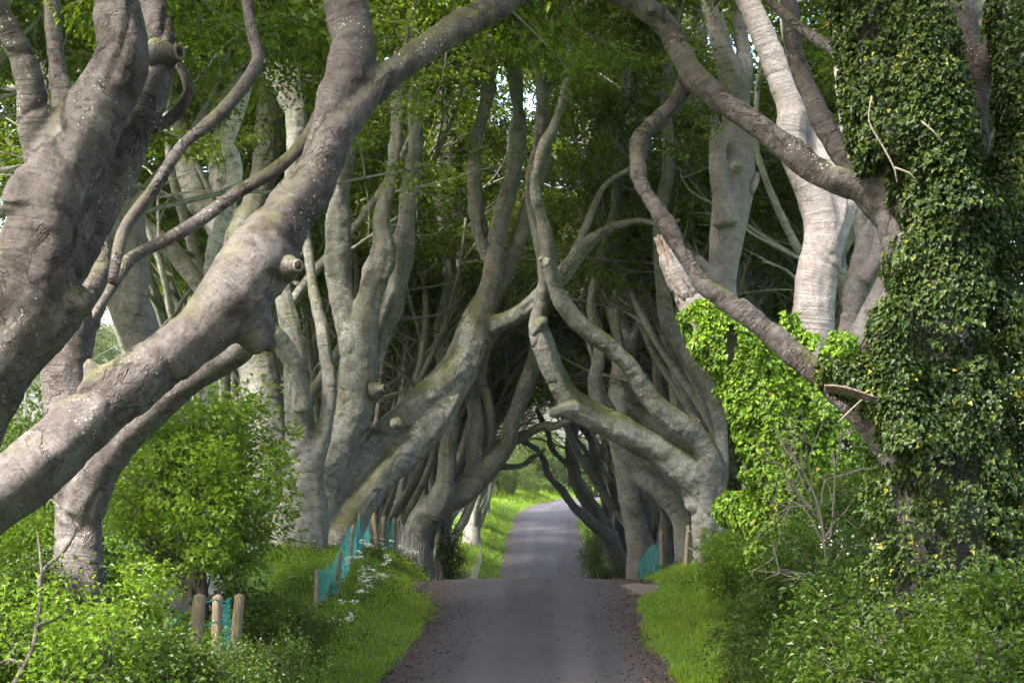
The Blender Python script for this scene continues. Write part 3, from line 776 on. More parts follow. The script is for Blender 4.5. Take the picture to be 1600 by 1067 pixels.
hero('grey beech with a hooked foot curving out over the paling fence', 72, 'bark_far', [
    ([(648, 862, 54), (650, 836, 48), (664, 806, 46), (688, 786, 46), (720, 770, 42), (748, 746, 38), (776, 716, 33), (793, 690, 30), (802, 655, 28), (819, 615, 28), (832, 575, 26), (842, 530, 22), (846, 490, 20), (856, 440, 20), (880, 390, 18), (900, 330, 16), (912, 260, 15), (905, 180, 14), (915, 90, 14), (918, 0, 12)], 0, 3),
    ([(672, 806, 40), (694, 760, 32), (698, 715, 28), (700, 690, 25), (706, 655, 25), (704, 610, 25), (694, 560, 24), (690, 500, 22), (702, 440, 20), (696, 370, 18), (680, 290, 18), (690, 200, 17), (700, 100, 16), (706, -5, 14)], 0, 1),
    ([(722, 770, 26), (738, 730, 22), (744, 690, 23), (742, 645, 23), (734, 600, 22), (728, 550, 20), (718, 490, 18), (722, 420, 18), (716, 340, 17), (700, 240, 16), (716, 140, 15), (720, -5, 13)], .6, 2),
    ([(742, 750, 18), (758, 715, 16), (766, 680, 17), (762, 630, 16), (752, 590, 13), (762, 550, 12), (786, 500, 13), (808, 440, 14), (816, 380, 12), (800, 300, 12), (796, 200, 12)], 1, 2),
    ([(790, 694, 16), (819, 681, 14), (843, 667, 14), (867, 665, 13), (893, 655, 10)], 2, 1),
    ([(776, 728, 12), (800, 729, 9), (818, 726, 8), (834, 714, 7), (852, 702, 5)], 2, 3),
], LEFT_ROW, seed=9, voxel=.045, flare=.1)

# ---- right side
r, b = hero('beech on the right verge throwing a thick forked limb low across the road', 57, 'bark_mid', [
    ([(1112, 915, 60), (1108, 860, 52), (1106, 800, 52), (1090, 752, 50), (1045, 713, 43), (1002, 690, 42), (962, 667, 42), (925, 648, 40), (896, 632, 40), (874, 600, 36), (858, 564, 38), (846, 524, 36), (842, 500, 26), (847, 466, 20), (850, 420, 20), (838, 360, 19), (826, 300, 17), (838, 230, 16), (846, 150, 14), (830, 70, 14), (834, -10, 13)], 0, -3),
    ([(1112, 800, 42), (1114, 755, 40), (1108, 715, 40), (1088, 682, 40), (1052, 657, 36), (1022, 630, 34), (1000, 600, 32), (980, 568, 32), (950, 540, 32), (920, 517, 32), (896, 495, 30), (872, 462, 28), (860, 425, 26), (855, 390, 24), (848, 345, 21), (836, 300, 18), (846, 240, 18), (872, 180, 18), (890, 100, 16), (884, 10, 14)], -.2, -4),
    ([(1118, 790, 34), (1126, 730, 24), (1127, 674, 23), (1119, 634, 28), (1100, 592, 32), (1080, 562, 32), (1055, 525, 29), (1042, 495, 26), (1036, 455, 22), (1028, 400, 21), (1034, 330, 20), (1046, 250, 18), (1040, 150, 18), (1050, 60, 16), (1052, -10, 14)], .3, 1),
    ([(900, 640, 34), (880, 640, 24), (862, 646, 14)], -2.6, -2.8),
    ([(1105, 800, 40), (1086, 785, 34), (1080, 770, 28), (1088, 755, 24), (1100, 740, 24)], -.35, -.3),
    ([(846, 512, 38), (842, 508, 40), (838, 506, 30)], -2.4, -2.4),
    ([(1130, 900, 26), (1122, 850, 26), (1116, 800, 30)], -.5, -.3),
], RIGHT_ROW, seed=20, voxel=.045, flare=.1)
stub(r, 1087, 660, 56.3, 12, (.1, -1, .5), b, 'bark_mid', .8)
stub(r, 846, 405, 53.5, 10, (-.7, -.5, .6), b, 'bark_mid', .7)

hero('tall beech forking into a Y behind the low forked limb', 74, 'bark_far', [
    ([(1000, 872, 44), (992, 830, 36), (984, 780, 34), (978, 730, 36), (970, 680, 38), (968, 620, 40), (974, 570, 36), (972, 520, 34), (961, 480, 36), (945, 440, 33), (928, 405, 27), (914, 368, 24), (905, 320, 20), (912, 250, 18), (930, 180, 18), (944, 90, 16), (940, -5, 15)], 0, -.5),
    ([(968, 500, 30), (976, 450, 24), (986, 415, 27), (998, 380, 25), (1006, 340, 22), (1000, 280, 19), (1010, 200, 18), (1004, 120, 17), (990, 30, 15), (988, -10, 15)], 0, .6),
    ([(982, 560, 22), (988, 532, 13), (996, 508, 12), (1008, 478, 12), (1015, 430, 11), (1022, 385, 10), (1030, 320, 9)], -.3, -.6),
], RIGHT_ROW, seed=21, flare=.2)

hero('beech with a stout mossy limb leaning left under the forked limb', 66, 'bark_far', [
    ([(1082, 900, 52), (1076, 850, 42), (1066, 808, 36), (1046, 780, 34), (1015, 752, 33), (985, 724, 31), (962, 692, 27), (946, 655, 24), (930, 600, 22), (938, 540, 20), (925, 470, 18), (940, 400, 16), (960, 330, 15), (966, 240, 14), (980, 120, 14), (976, 0, 12)], 0, -2),
    ([(1088, 820, 36), (1078, 760, 32), (1064, 704, 27), (1040, 677, 23), (1012, 656, 20), (992, 640, 15), (979, 632, 11)], .3, -.5),
    ([(1092, 830, 34), (1096, 760, 32), (1072, 680, 34), (1062, 620, 34), (1064, 560, 30), (1070, 500, 28), (1062, 430, 26), (1070, 350, 24), (1090, 260, 22), (1084, 160, 20), (1096, 60, 18), (1090, -10, 16)], .5, 2),
], RIGHT_ROW, seed=22, flare=.15)

hero('slim sinuous pale beech leaning left beside the far road', 104, 'bark_pale', [
    ([(968, 884, 30), (958, 860, 27), (950, 832, 25), (928, 798, 24), (906, 764, 22), (896, 726, 20), (893, 690, 18), (900, 660, 15), (916, 640, 12), (930, 600, 11), (926, 540, 10), (935, 470, 9), (930, 380, 8), (940, 280, 8), (944, 160, 8), (950, 20, 7)], 0, -2),
    ([(954, 840, 18), (948, 792, 16), (942, 766, 15), (930, 735, 14), (926, 700, 13), (922, 684, 12), (905, 664, 10), (890, 640, 9), (896, 600, 8), (890, 540, 8)], 0, 1),
    ([(966, 868, 20), (948, 838, 20), (925, 816, 17), (898, 792, 15), (875, 762, 13), (857, 742, 12), (850, 720, 12), (838, 702, 11), (822, 692, 9), (808, 688, 6)], -.3, -3),
    ([(944, 770, 11), (938, 735, 11), (944, 700, 12), (950, 675, 10), (962, 630, 9), (958, 560, 8)], 0, .6),
    ([(908, 740, 11), (882, 722, 9), (862, 700, 9), (857, 678, 9), (846, 655, 8), (838, 638, 6)], -.5, -2),
    ([(982, 880, 28), (972, 838, 24), (970, 808, 22), (964, 766, 22), (960, 720, 21), (966, 670, 17), (962, 600, 15), (976, 520, 13), (970, 430, 12), (984, 320, 11), (980, 160, 10), (986, 5, 10)], .4, 1),
], RIGHT_ROW, seed=23, voxel=.05, disp=.03, smooth=3)

r, b = hero('smooth sunlit pinkish beech with a snapped side stem above the broken ivy stump', 48, 'bark_pale', [
    ([(1200, 900, 66), (1192, 740, 60), (1172, 620, 52), (1146, 520, 46), (1130, 450, 44), (1136, 375, 54), (1145, 315, 60), (1150, 270, 64), (1154, 220, 50), (1148, 140, 45), (1128, 70, 35), (1110, 0, 32), (1100, -45, 30)], 0, .4),
    ([(1136, 350, 40), (1128, 300, 32), (1122, 255, 26), (1120, 205, 23), (1117, 190, 15)], -.25, -.3),
    ([(1156, 170, 32), (1160, 120, 29), (1162, 85, 27), (1155, 40, 24), (1150, -5, 22)], .2, 1),
    ([(1118, 440, 20), (1098, 412, 17), (1090, 400, 12)], -.1, -.2),
], RIGHT_ROW, seed=24, disp=.02, thin=[([(1172, 300, 14), (1182, 280, 9), (1184, 270, 4)], 0, 0)])
stub(r, 1153, 257, 47.3, 11, (.1, -1, .3), b, 'bark_pale', .6)
T = Tubes()
for k in range(9):
    q = limb_points([(1111 + k * 1.6, 198, 3), (1110 + k * 1.6 + RNG.uniform(-2, 2), 186 - RNG.uniform(0, 8), 1)], 47.6 + RNG.uniform(-.15, .15), 0, 0)
    T.add(q[:, :3] - b, q[:, 3], 5, .05, .2, k)
obj('splinters', T.mesh('splinters', M['splinter']), r)

hero('broad smooth sunlit beech trunk rising from ivy behind the diagonal limb', 38, 'bark_pale', [
    ([(1282, 840, 76), (1276, 660, 64), (1272, 560, 58), (1272, 468, 58), (1280, 418, 60), (1287, 367, 58), (1276, 310, 52), (1247, 255, 44), (1233, 215, 42), (1237, 175, 42), (1222, 135, 39), (1203, 84, 38), (1180, 30, 38), (1160, -15, 36)], 0, .3),
    ([(1290, 400, 46), (1304, 345, 46), (1302, 300, 48), (1284, 255, 46), (1264, 205, 36), (1250, 160, 30), (1240, 90, 26), (1228, 0, 24)], .1, .9),
    ([(1296, 390, 40), (1320, 330, 38), (1336, 260, 36), (1326, 190, 32), (1318, 120, 28), (1330, 20, 26), (1334, -10, 26)], .1, 1.5),
], RIGHT_ROW, seed=25, disp=.022)

r, b = hero('beech with leaning stems and torn stump ends seen between the sunlit trunk and the ivy', 44, 'bark_pale', [
    ([(1330, 860, 70), (1328, 640, 60), (1325, 560, 44), (1330, 490, 38), (1342, 440, 36), (1352, 390, 32), (1346, 340, 28), (1330, 280, 26), (1320, 200, 24), (1330, 100, 22), (1340, 0, 20)], 0, 1),
    ([(1332, 550, 40), (1360, 490, 38), (1390, 440, 40), (1420, 380, 38), (1440, 300, 34), (1450, 200, 30), (1450, 80, 28), (1455, -10, 26)], -.3, 0),
    ([(1345, 440, 30), (1372, 400, 26), (1380, 350, 24), (1370, 290, 20), (1376, 200, 18)], .2, .8),
], RIGHT_ROW, seed=26)
for (x0, y0, x1, y1, w) in ((1335, 545, 1322, 508, 20), (1350, 545, 1375, 503, 26)):
    T = Tubes()
    for k in range(12):
        o_ = RNG.uniform(-.5, .5)
        q = limb_points([(x0 + o_ * w, y0, 5), ((x0 + x1) / 2 + o_ * w, (y0 + y1) / 2, 4), (x1 + o_ * w * 1.1 + RNG.uniform(-3, 3), y1 + RNG.uniform(-4, 14), 1)], 42.5 + RNG.uniform(-.2, .2), 0, 0)
        T.add(q[:, :3] - b, q[:, 3], 5, .1, .2, k)
    obj('torn_end', T.mesh('torn_end', M['splinter']), r)
stub(r, 1361, 482, 43.2, 9, (0, -1, .2), b, 'bark_pale', .5)

# the ivy-smothered beech at the right edge; its limbs hang over the road
ivy_tree, ivy_b = hero('huge ivy smothered beech filling the right edge, bare crooked limbs reaching over the road', 23, 'bark_near', [
    ([(1496, 1080, 165), (1482, 900, 150), (1470, 700, 140), (1452, 520, 130), (1424, 370, 112), (1396, 250, 84), (1366, 130, 62), (1342, 10, 52), (1334, -40, 48)], 0, 0),
    ([(1400, 330, 60), (1345, 294, 50), (1290, 274, 47), (1240, 238, 44), (1196, 204, 41), (1158, 178, 42), (1120, 154, 40), (1086, 122, 39), (1066, 85, 37), (1042, 42, 38), (1004, 10, 38), (950, -20, 36)], 0, 1.0),
    ([(1420, 720, 70), (1362, 662, 52), (1302, 604, 42), (1250, 560, 38), (1200, 520, 34), (1152, 482, 32), (1103, 447, 32), (1070, 402, 32), (1048, 362, 33), (1025, 325, 32), (1000, 285, 28), (995, 242, 27), (1003, 210, 31), (1035, 180, 35), (1062, 150, 34), (1074, 118, 34)], -.3, .9),
    ([(1410, 380, 50), (1372, 330, 44), (1346, 290, 40), (1320, 250, 37), (1288, 196, 36), (1260, 135, 34), (1243, 84, 32), (1235, 20, 31), (1232, -20, 30)], .6, 1.2),
    ([(1470, 520, 90), (1500, 380, 80), (1516, 240, 60), (1512, 120, 50), (1506, 50, 44), (1500, -20, 42)], .3, .8),
    ([(1515, 180, 36), (1536, 120, 32), (1552, 60, 28), (1560, -10, 26)], .7, .2),
], RIGHT_ROW, seed=27, disp=.028, thin=[
    ([(1345, 140, 20), (1310, 84, 20), (1270, 58, 18), (1236, 32, 17), (1204, 2, 16), (1180, -25, 15)], .2, .8),
    ([(1040, 44, 14), (1034, 26, 12), (1038, 6, 8)], .8, .5),
])
stub(ivy_tree, 1016, 14, 23.6, 10, (0, -1, 0), ivy_b, length=.5)

# the broken trunk, sunlight put into the green of its ivy
stump, stump_b = hero('broken leaning trunk coated in ivy tinted sunlit green, its torn top bare', 34, 'bark_pale', [
    ([(1300, 980, 110), (1278, 860, 105), (1246, 745, 92), (1208, 655, 80), (1162, 582, 72), (1114, 520, 58), (1076, 470, 44), (1054, 425, 38), (1040, 395, 32)], 0, 0),
], RIGHT_ROW, seed=28, extend=False, name='broken_tree')
T = Tubes()
for k in range(150):
    a = RNG.uniform(0, 6.28); rr = RNG.uniform(.3, 1.0)
    ox, dd = math.cos(a) * rr, math.sin(a) * rr * .2
    f0 = RNG.uniform(0, .35); f1 = min(1.0, f0 + RNG.uniform(.3, .75))
    path = np.array([(1080, 478), (1062, 440), (1046, 404), (1030, 366)], float)
    pp = [(np.interp(f, [0, .33, .66, 1], path[:, 0]) + ox * (21 - 10 * f) + RNG.uniform(-2, 2), np.interp(f, [0, .33, .66, 1], path[:, 1]) + RNG.uniform(-4, 4), w) for f, w in ((f0, RNG.uniform(3, 7)), ((f0 + f1) / 2, RNG.uniform(2.5, 6)), (f1, RNG.uniform(.5, 2)))]
    q = limb_points(pp, 34 + dd, 0, 0)
    T.add(q[:, :3] - stump_b, q[:, 3], 6, .08, .3, k)
obj('torn_top', T.mesh('torn_top', M['splinter']), stump)

# ------------------------------------------------------------------ the rows behind: beeches of one pattern book, each placed on its own
def avenue_pattern(seed):
    """a many-stemmed hedge beech; +x looks to the road"""
    rng = np.random.default_rng(seed)
    T = Tubes(); C, Dn = [], []
    r0 = rng.uniform(.48, .68); hf = rng.uniform(1.0, 2.4); lean = rng.uniform(-.1, .5)
    T.add([(0, 0, -.6), (.02, 0, .3), (lean * .4, 0, hf * .7), (lean, rng.uniform(-.2, .2), hf + .5)], [r0 * 1.05, r0, r0 * .88, r0 * .55], 12, .3, .08, seed, .3)
    ns = rng.integers(9, 13)
    for k in range(ns):
        az = k / ns * 6.283 + rng.uniform(-.3, .3)
        inw = math.cos(az) > .6
        el = rng.uniform(1.14, 1.3) if inw else rng.uniform(1.2, 1.45)
        d = np.array([math.cos(az) * math.cos(el), math.sin(az) * math.cos(el), math.sin(el)])
        p0 = np.array([lean * .6, 0, hf * rng.uniform(.2, .95)]) + d * [1.1, 1.1, 0]
        b = walk(p0, d, rng.uniform(13, 18), .8, rng, .42, .03, None, .90 if inw else .91)
        ra = rng.uniform(.10, .21)
        rad = np.linspace(1, 0, len(b)) ** .8 * ra + .045
        T.add(b, rad, 8, .5, .09, seed * 7 + k)
        L = len(b)
        for j in range(rng.integers(4, 6)):
            i = int(rng.uniform(.5, .95) * (L - 1))
            dd = b[i + 1 if i + 1 < L else i] - b[i - 1]; dd /= np.linalg.norm(dd)
            dd = dd * .8 + rng.normal(0, .65, 3) * [1, 1, .5]
            if inw: dd = dd + [.3, 0, 0]
            q = walk(b[i], dd, rng.uniform(3, 6.5), .6, rng, .5, .04, None, .05)
            T.add(q, np.linspace(min(.11, rad[i] * .6), .018, len(q)), 6, .5, .1, seed + j)
            if q[:, 2].mean() > 11.0:
                c, dn = along(q, .35, 1.05, .13, rng, .35); C.append(c); Dn.append(dn)
            for m in range(3):
                i2 = rng.integers(1, len(q) - 1)
                d3 = q[i2] - q[i2 - 1]; d3 = d3 / np.linalg.norm(d3) + rng.normal(0, .8, 3) * [1, 1, .4]
                w = walk(q[i2], d3, rng.uniform(1.2, 2.6), .4, rng, .5, -.03, None, -.3)
                T.add(w, np.linspace(.026, .006, len(w)), 4, .4, .1, m)
                if w[:, 2].mean() > 10.7:
                    c, dn = along(w, .1, 1.1, .10, rng, .3); C.append(c); Dn.append(dn)
    # long thin arms reaching out over the road and meeting those of the other row
    for k in range(6):
        p = np.array([rng.uniform(.5, 2.5), rng.uniform(-2.5, 2.5), rng.uniform(10, 15)])
        w = walk(p, (1, rng.uniform(-.7, .7), rng.uniform(.15, .6)), rng.uniform(4.5, 8), .5, rng, .6, .0, None, -.05)
        T.add(w, np.linspace(rng.uniform(.06, .10), .015, len(w)), 6, .4, .12, k)
        for j in range(5):
            i = rng.integers(1, len(w) - 1); d3 = w[i] - w[i - 1]; d3 = d3 / np.linalg.norm(d3) + rng.normal(0, .7, 3)
            q = walk(w[i], d3, rng.uniform(1.2, 3), .4, rng, .6)
            T.add(q, np.linspace(.04, .01, len(q)), 4, .4, .1, j)
            if q[:, 2].mean() > 10.5:
                c, dn = along(q, .3, 1.1, .16, rng, .25); C.append(c); Dn.append(dn)
    trunk = T.mesh('trunk', M['bark_far'])
    V2, T2 = sprays(np.vstack(C), np.vstack(Dn), rng, 13, .75, .45, .17)
    crown = mesh_from('crown', V2, T2, M['leaf_beech'], False)
    return trunk, crown

PAT = [avenue_pattern(300 + k) for k in range(7)]

def row_tree(x, y, side, k, label, group, scale=1.0, tops=4, rng=RNG, crown=True):
    z = float(ground_z(x, y)[0]) - .1
    rz = (0 if side < 0 else math.pi) + rng.uniform(-.5, .5) + (1.5 if y > 84 else 0)
    root = empty('beech_tree', (x, y, z), label, 'tree', group, rz)
    s = scale * rng.uniform(.92, 1.08)
    obj('trunk', PAT[k % 7][0], root, scale=s)
    if crown: obj('crown', PAT[k % 7][1], root, scale=s)
    else: obj('crown', DENSE[k % 4], root, (0, 0, 15 * s), (0, 0, k), s)
    for j in range(tops if y < 76 else min(tops, 1)):
        a = j * 2.1 + k; f = 1.5 + 3.2 * rng.uniform()
        obj('crown', DENSE[(j + k) % 4], root, (math.cos(a) * f + .8, math.sin(a) * f, (13.5 + 2.4 * j + (4.5 if y >= 76 else 0)) * s + rng.uniform(-1, 1)), (rng.uniform(-.3, .3), 0, rng.uniform(0, 6.28)), s * rng.uniform(.8, 1.1))
    return root

ORD = ['first', 'second', 'third', 'fourth', 'fifth', 'sixth', 'seventh', 'eighth', 'ninth', 'tenth', 'eleventh', 'twelfth', 'thirteenth', 'fourteenth', 'fifteenth', 'sixteenth', 'seventeenth', 'eighteenth', 'nineteenth', 'twentieth']
rr = np.random.default_rng(77)
for i, y in enumerate([77, 81, 85, 89, 93, 97, 102, 107, 112, 118, 124, 131, 139, 148, 158]):
    x = float(xroad(y)) - 5.3 + rr.uniform(-.4, .4) - (1.0 if y < 81 else (1.2 if y > 105 else 0) - (1.6 if y > 134 else 0))
    row_tree(x, y, -1, i * 3 + 1, 'grey many stemmed beech of the left row, %s behind the large lichen footed beech' % ORD[i], LEFT_ROW, 1.0, rng=rr)
for i, y in enumerate([80, 84, 88, 112, 119, 127, 136, 146, 157]):
    x = float(xroad(y)) + 5.4 + rr.uniform(-.3, .5) + (1.1 if y > 105 else 0) + (1.6 if y > 134 else 0)
    row_tree(x, y, 1, i * 2 + 2, 'grey many stemmed beech of the right row, %s behind the low forked beech' % ORD[i], RIGHT_ROW, 1.0, rng=rr)
# second ranks in the fields either side; nearest three on the left added for shade
for i, (x, y) in enumerate([(-12.5, 36), (-14, 30), (-20, 42), (-8.6, 62), (-8.2, 70), (-8.5, 86), (-8.4, 96), (-8.3, 108)]):
    row_tree(x, y, 1, i + 3, 'shaded beech standing in the field left of the avenue, %s from the camera' % ORD[i], 'trees in the field left of the avenue', 1.0, 4 if y < 50 else 1, rng=rr)
for i, (x, y) in enumerate([(9.5, 56), (9, 67), (8.6, 77), (9, 90), (9.5, 100), (11, 62)]):
    row_tree(x, y, -1, i + 5, 'shaded beech standing in the field right of the avenue, %s from the camera' % ORD[i], 'trees in the field right of the avenue', 1.0, 1, rng=rr)

for i, (x, y) in enumerate([(-6.6, 74), (-7.2, 79), (-6.9, 87), (-7.1, 95), (-6.4, 100)]):
    row_tree(x + .6, y, -1, i * 2 + 1, 'slender stemmed beech in the back of the left row, %s beyond the teal netting' % ORD[i], LEFT_ROW, .95, 0, rng=rr)
for i, (x, y) in enumerate([(7.0, 73), (7.4, 79), (6.9, 86), (7.3, 94), (7.6, 104), (7.2, 64)]):
    row_tree(x + .6, y, 1, i * 2, 'slender stemmed beech in the back of the right row, %s behind the low forked beech' % ['second', 'third', 'fourth', 'fifth', 'sixth', 'first'][i], RIGHT_ROW, .95, 0, rng=rr)

# ------------------------------------------------------------------ bushes
def bush_mesh(seed, R, H, n, leaf, mat, stems=9, stretch=1.0, name='foliage', lobes=9):
    """leafy bush: a few stems, leaf fans over uneven lobes"""
    rng = np.random.default_rng(seed)
    T = Tubes(); C, Dn = [], []
    cen = []
    for k in range(lobes):
        a = k * 2.4 + rng.uniform(-.5, .5); f = math.sqrt((k + .5) / lobes)
        zc = H * rng.uniform(.28, .82) * (1 - .35 * f)
        cen.append((math.cos(a) * f * R * .68, math.sin(a) * f * R * .68, zc, R * rng.uniform(.30, .50)))
    for c in cen:
        p = np.array([rng.normal(0, .08 * R), rng.normal(0, .08 * R), -.15])
        e = np.array(c[:3])
        mid = (p + e) / 2 + rng.normal(0, .08 * R, 3)
        T.add([p, mid, e, e + rng.normal(0, c[3] * .5, 3)], [.03 * R, .022 * R, .012 * R, .004 * R], 5, .15 * R, .1, 1)
        m = max(4, int(n / lobes * (c[3] / (.4 * R)) ** 2))
        v = rng.normal(0, 1, (m, 3)); v /= np.linalg.norm(v, axis=1)[:, None]
        rad = c[3] * rng.uniform(.35, 1.0, m) ** .5 * (1 + .25 * vnoise(v * 2.3 + seed, k))
        q = e + v * rad[:, None] * [1, 1, .85]
        C.append(q); Dn.append(v * [1, 1, .6] + [0, 0, .12] + rng.normal(0, .35, (m, 3)))
        for j in range(5):
            vv = rng.normal(0, 1, 3); vv /= np.linalg.norm(vv)
            T.add([e, e + vv * c[3] * .55, e + vv * c[3] * 1.02 + rng.normal(0, .05, 3)], [.012 * R, .008 * R, .003 * R], 4, .12 * R, .1, j)
    C = np.vstack(C); Dn = np.vstack(Dn)
    ok = C[:, 2] > .02; C, Dn = C[ok], Dn[ok]
    V2, T2 = sprays(C, Dn, rng, 14, leaf * 4.2, leaf * 2.6, leaf, .4)
    V2[:, 2] = np.maximum(V2[:, 2], -.1)
    return T.mesh('stems', M['twig']), mesh_from(name, V2, T2, M[mat], False)

BUSH = {
    'far': [bush_mesh(540 + k, 1.0, 1.9, 420, .075, 'leaf_far', lobes=12) for k in range(3)],
}

def bush(kind, px, py_top, D, wpx, label, group, k=0, rz=0.0, name='bush', hs=None):
    """a bush wpx wide whose top reaches row py_top"""
    X = (px - CX) / F * D
    g = float(ground_z(X, D)[0])
    top = CAMZ + (HY - py_top) / F * D
    R = wpx / F * D / 2
    root = empty(name, (X, D, g), label, 'shrub', group, rz)
    H = max(.3, top - g)
    if D < 50:
        leaf, mat = {'hedge': (.078, 'leaf_hedge'), 'young': (.085, 'leaf_young'), 'fine': (.05, 'leaf_hedge'), 'far': (.09, 'leaf_far')}[kind]
        n = int(min(1100, max(160, 300 * R * max(H, .9) * (1.5 if kind == 'fine' else 1))))
        st, fo = bush_mesh(int(abs(px) * 7 + D), R, H * 1.1, n, leaf, mat, lobes=11)
        obj('stems', st, root); obj('foliage', fo, root)
    else:
        st, fo = BUSH['far'][k % 3]; sz = H / 1.75
        obj('stems', st, root, scale=(R, R, sz)); obj('foliage', fo, root, scale=(R, R, sz))
    return root

GL, GR = 'bushes under the trees on the left', 'bushes under the trees on the right'
for a in [
    ('young', 40, 700, 31, 170, 'light green bush at the left edge under the leaning limb', 0),
    ('hedge', 60, 790, 27, 230, 'dark hedge bush at the left edge below the leaning limb, around the bare sapling', 1),
    ('young', 185, 830, 29, 150, 'yellow green bush at the foot of the trunk with the burl ended limb', 1),
    ('hedge', 20, 930, 22, 240, 'low shaded bush in the lower left corner', 2),
    ('young', 110, 925, 22, 190, 'leafy bright bush in front of the lower left corner bush', 2),
    ('hedge', 215, 920, 25, 200, 'hawthorn bush left of the short fence with teal rope', 3),
    ('hedge', 400, 890, 33, 150, 'dense green bush just right of the short fence with teal rope', 0),
    ('fine', 460, 905, 36, 140, 'bush with white blossom between the short roped fence and the grass verge', 1),
    ('fine', 300, 1000, 26, 240, 'low feathery bush in front of the short fence with teal rope', 0),
    ('fine', 420, 1005, 30, 190, 'low weedy bush beside the near left grass verge', 2),
    ('hedge', 180, 1010, 21, 260, 'spreading low bush at the bottom edge left of the short roped fence', 1),
    ('fine', 350, 1040, 25, 220, 'lowest feathery bush at the bottom edge near the left verge', 1),
    ('young', 470, 880, 44, 90, 'yellow green bush at the foot of the large lichen footed beech', 0),
    ('far', 700, 815, 82, 50, 'round dark bush at the far end of the paling fence', 0),
    ('far', 300, 640, 60, 300, 'tall shrub in the field far behind the bright young tree', 1),
    ('far', 60, 600, 62, 260, 'tall shrub in the field beyond the left edge trunk', 2),
]:
    bush(*a[:5], a[5], GL, a[6], rz=a[1] * .37)
bb = None
for a in [
    ('young', 1165, 770, 42, 120, 'rounded ivy bush at the roadside foot of the broken ivy trunk', 0),
    ('hedge', 1330, 640, 31, 200, 'dark tall bush behind the broken ivy trunk', 1),
    ('hedge', 1390, 760, 27, 260, 'hawthorn bush with a few white flowers between the broken trunk and the ivy tree', 2),
    ('hedge', 1250, 830, 30, 220, 'green bush below the dry pale twigs', 3),
    ('fine', 1220, 890, 32, 180, 'low tangled bush on the right verge under the dry twigs', 0),
    ('fine', 1180, 950, 34, 110, 'weedy bush at the edge of the right grass verge', 1),
    ('hedge', 1330, 900, 24, 260, 'deep green bush in the middle of the right hedge', 0),
    ('hedge', 1460, 880, 21, 280, 'large shaded bush at the foot of the ivy tree', 1),
    ('hedge', 1560, 790, 20, 200, 'sprawling green bush at the right edge in front of the ivy', 2),
    ('hedge', 1570, 920, 19, 260, 'dark bush in the lower right corner', 3),
    ('hedge', 1390, 985, 21, 280, 'low hedge bush at the bottom edge right of the verge', 2),
    ('fine', 1260, 985, 27, 220, 'low leafy bush beside the near right grass verge', 2),
    ('fine', 1190, 1030, 30, 130, 'clump of weeds at the bottom edge of the right verge', 0),
    ('hedge', 1500, 1010, 18, 240, 'lowest shaded bush at the bottom edge near the right corner', 0),
    ('far', 1290, 520, 58, 180, 'tall shrub in the field behind the sunlit trunks', 0),
    ('far', 1190, 560, 64, 200, 'tall dark shrub in the field behind the broken ivy trunk', 1),
    ('far', 950, 872, 96, 60, 'low pale bush in front of the teal netting on the far right verge', 2),
    ('far', 930, 815, 128, 50, 'dark round bush on the right side of the far road', 0),
]:
    o = bush(*a[:5], a[5], GR, a[6], rz=a[1] * .53)

# the hedge and wood where the road bends away
for i, (px, top, D, w) in enumerate([(742, 700, 172, 50), (772, 690, 175, 50), (800, 700, 178, 46), (822, 715, 182, 44), (800, 640, 194, 80), (845, 655, 196, 80), (888, 680, 200, 80), (930, 700, 200, 80), (970, 690, 196, 80), (730, 640, 196, 90), (690, 600, 205, 110), (1010, 640, 205, 110), (815, 735, 186, 50), (855, 745, 189, 46), (780, 745, 182, 46)]):
    bush('far', px, top, D, w, '%s hazy green hedge bush along the bend where the road disappears' % ORD[i], 'hedge bushes at the bend of the far road', i, i * 1.3)
for i in range(22):
    x = -75 + i * 7.2 + rr.uniform(-2, 2); y = 222 + rr.uniform(-8, 40)
    row_tree(x, y, -1 if i % 2 else 1, i, '%s tree from the left in the wood beyond the bend of the road' % (ORD[i] if i < 20 else ('last but one' if i == 20 else 'last')), 'trees of the wood beyond the bend', 1.15, rng=rr)
TALL = [bush_mesh(580 + k, 3.8, 10.0, 2600, .17, 'leaf_far', lobes=14) for k in range(3)]
for side, nm in ((-1, 'left'), (1, 'right')):
    for i in range(18):
        y = 42 + i * 8.5 + rr.uniform(-3, 3); x = side * (24 + rr.uniform(0, 8))
        root = empty('hedgerow_tree', (x, y, float(ground_z(x, y)[0])), '%s leafy hedgerow tree in the open field beyond the %s row of beeches' % (ORD[i], nm), 'tree', 'hedgerow trees beyond the %s row' % nm, rr.uniform(0, 6.28))
        sc = rr.uniform(.75, 1.25)
        obj('stems', TALL[i % 3][0], root, scale=(sc, sc, sc * 1.1)); obj('foliage', TALL[i % 3][1], root, scale=(sc, sc, sc * 1.1))
# unseen avenue trees beside and behind the viewer, added to shade from there
for i, (x, y, sd_) in enumerate([(-8.0, 5, -1), (6.4, 8, 1), (-6.0, -2, -1), (6.2, -3, 1), (-6.2, -13, -1), (6.0, -14, 1)]):
    row_tree(x, y, sd_, i + 1, '%s beech of the avenue added for shade on the viewer side, outside the picture' % ORD[i], 'avenue beeches beside the viewer', 1.0, rng=rr)

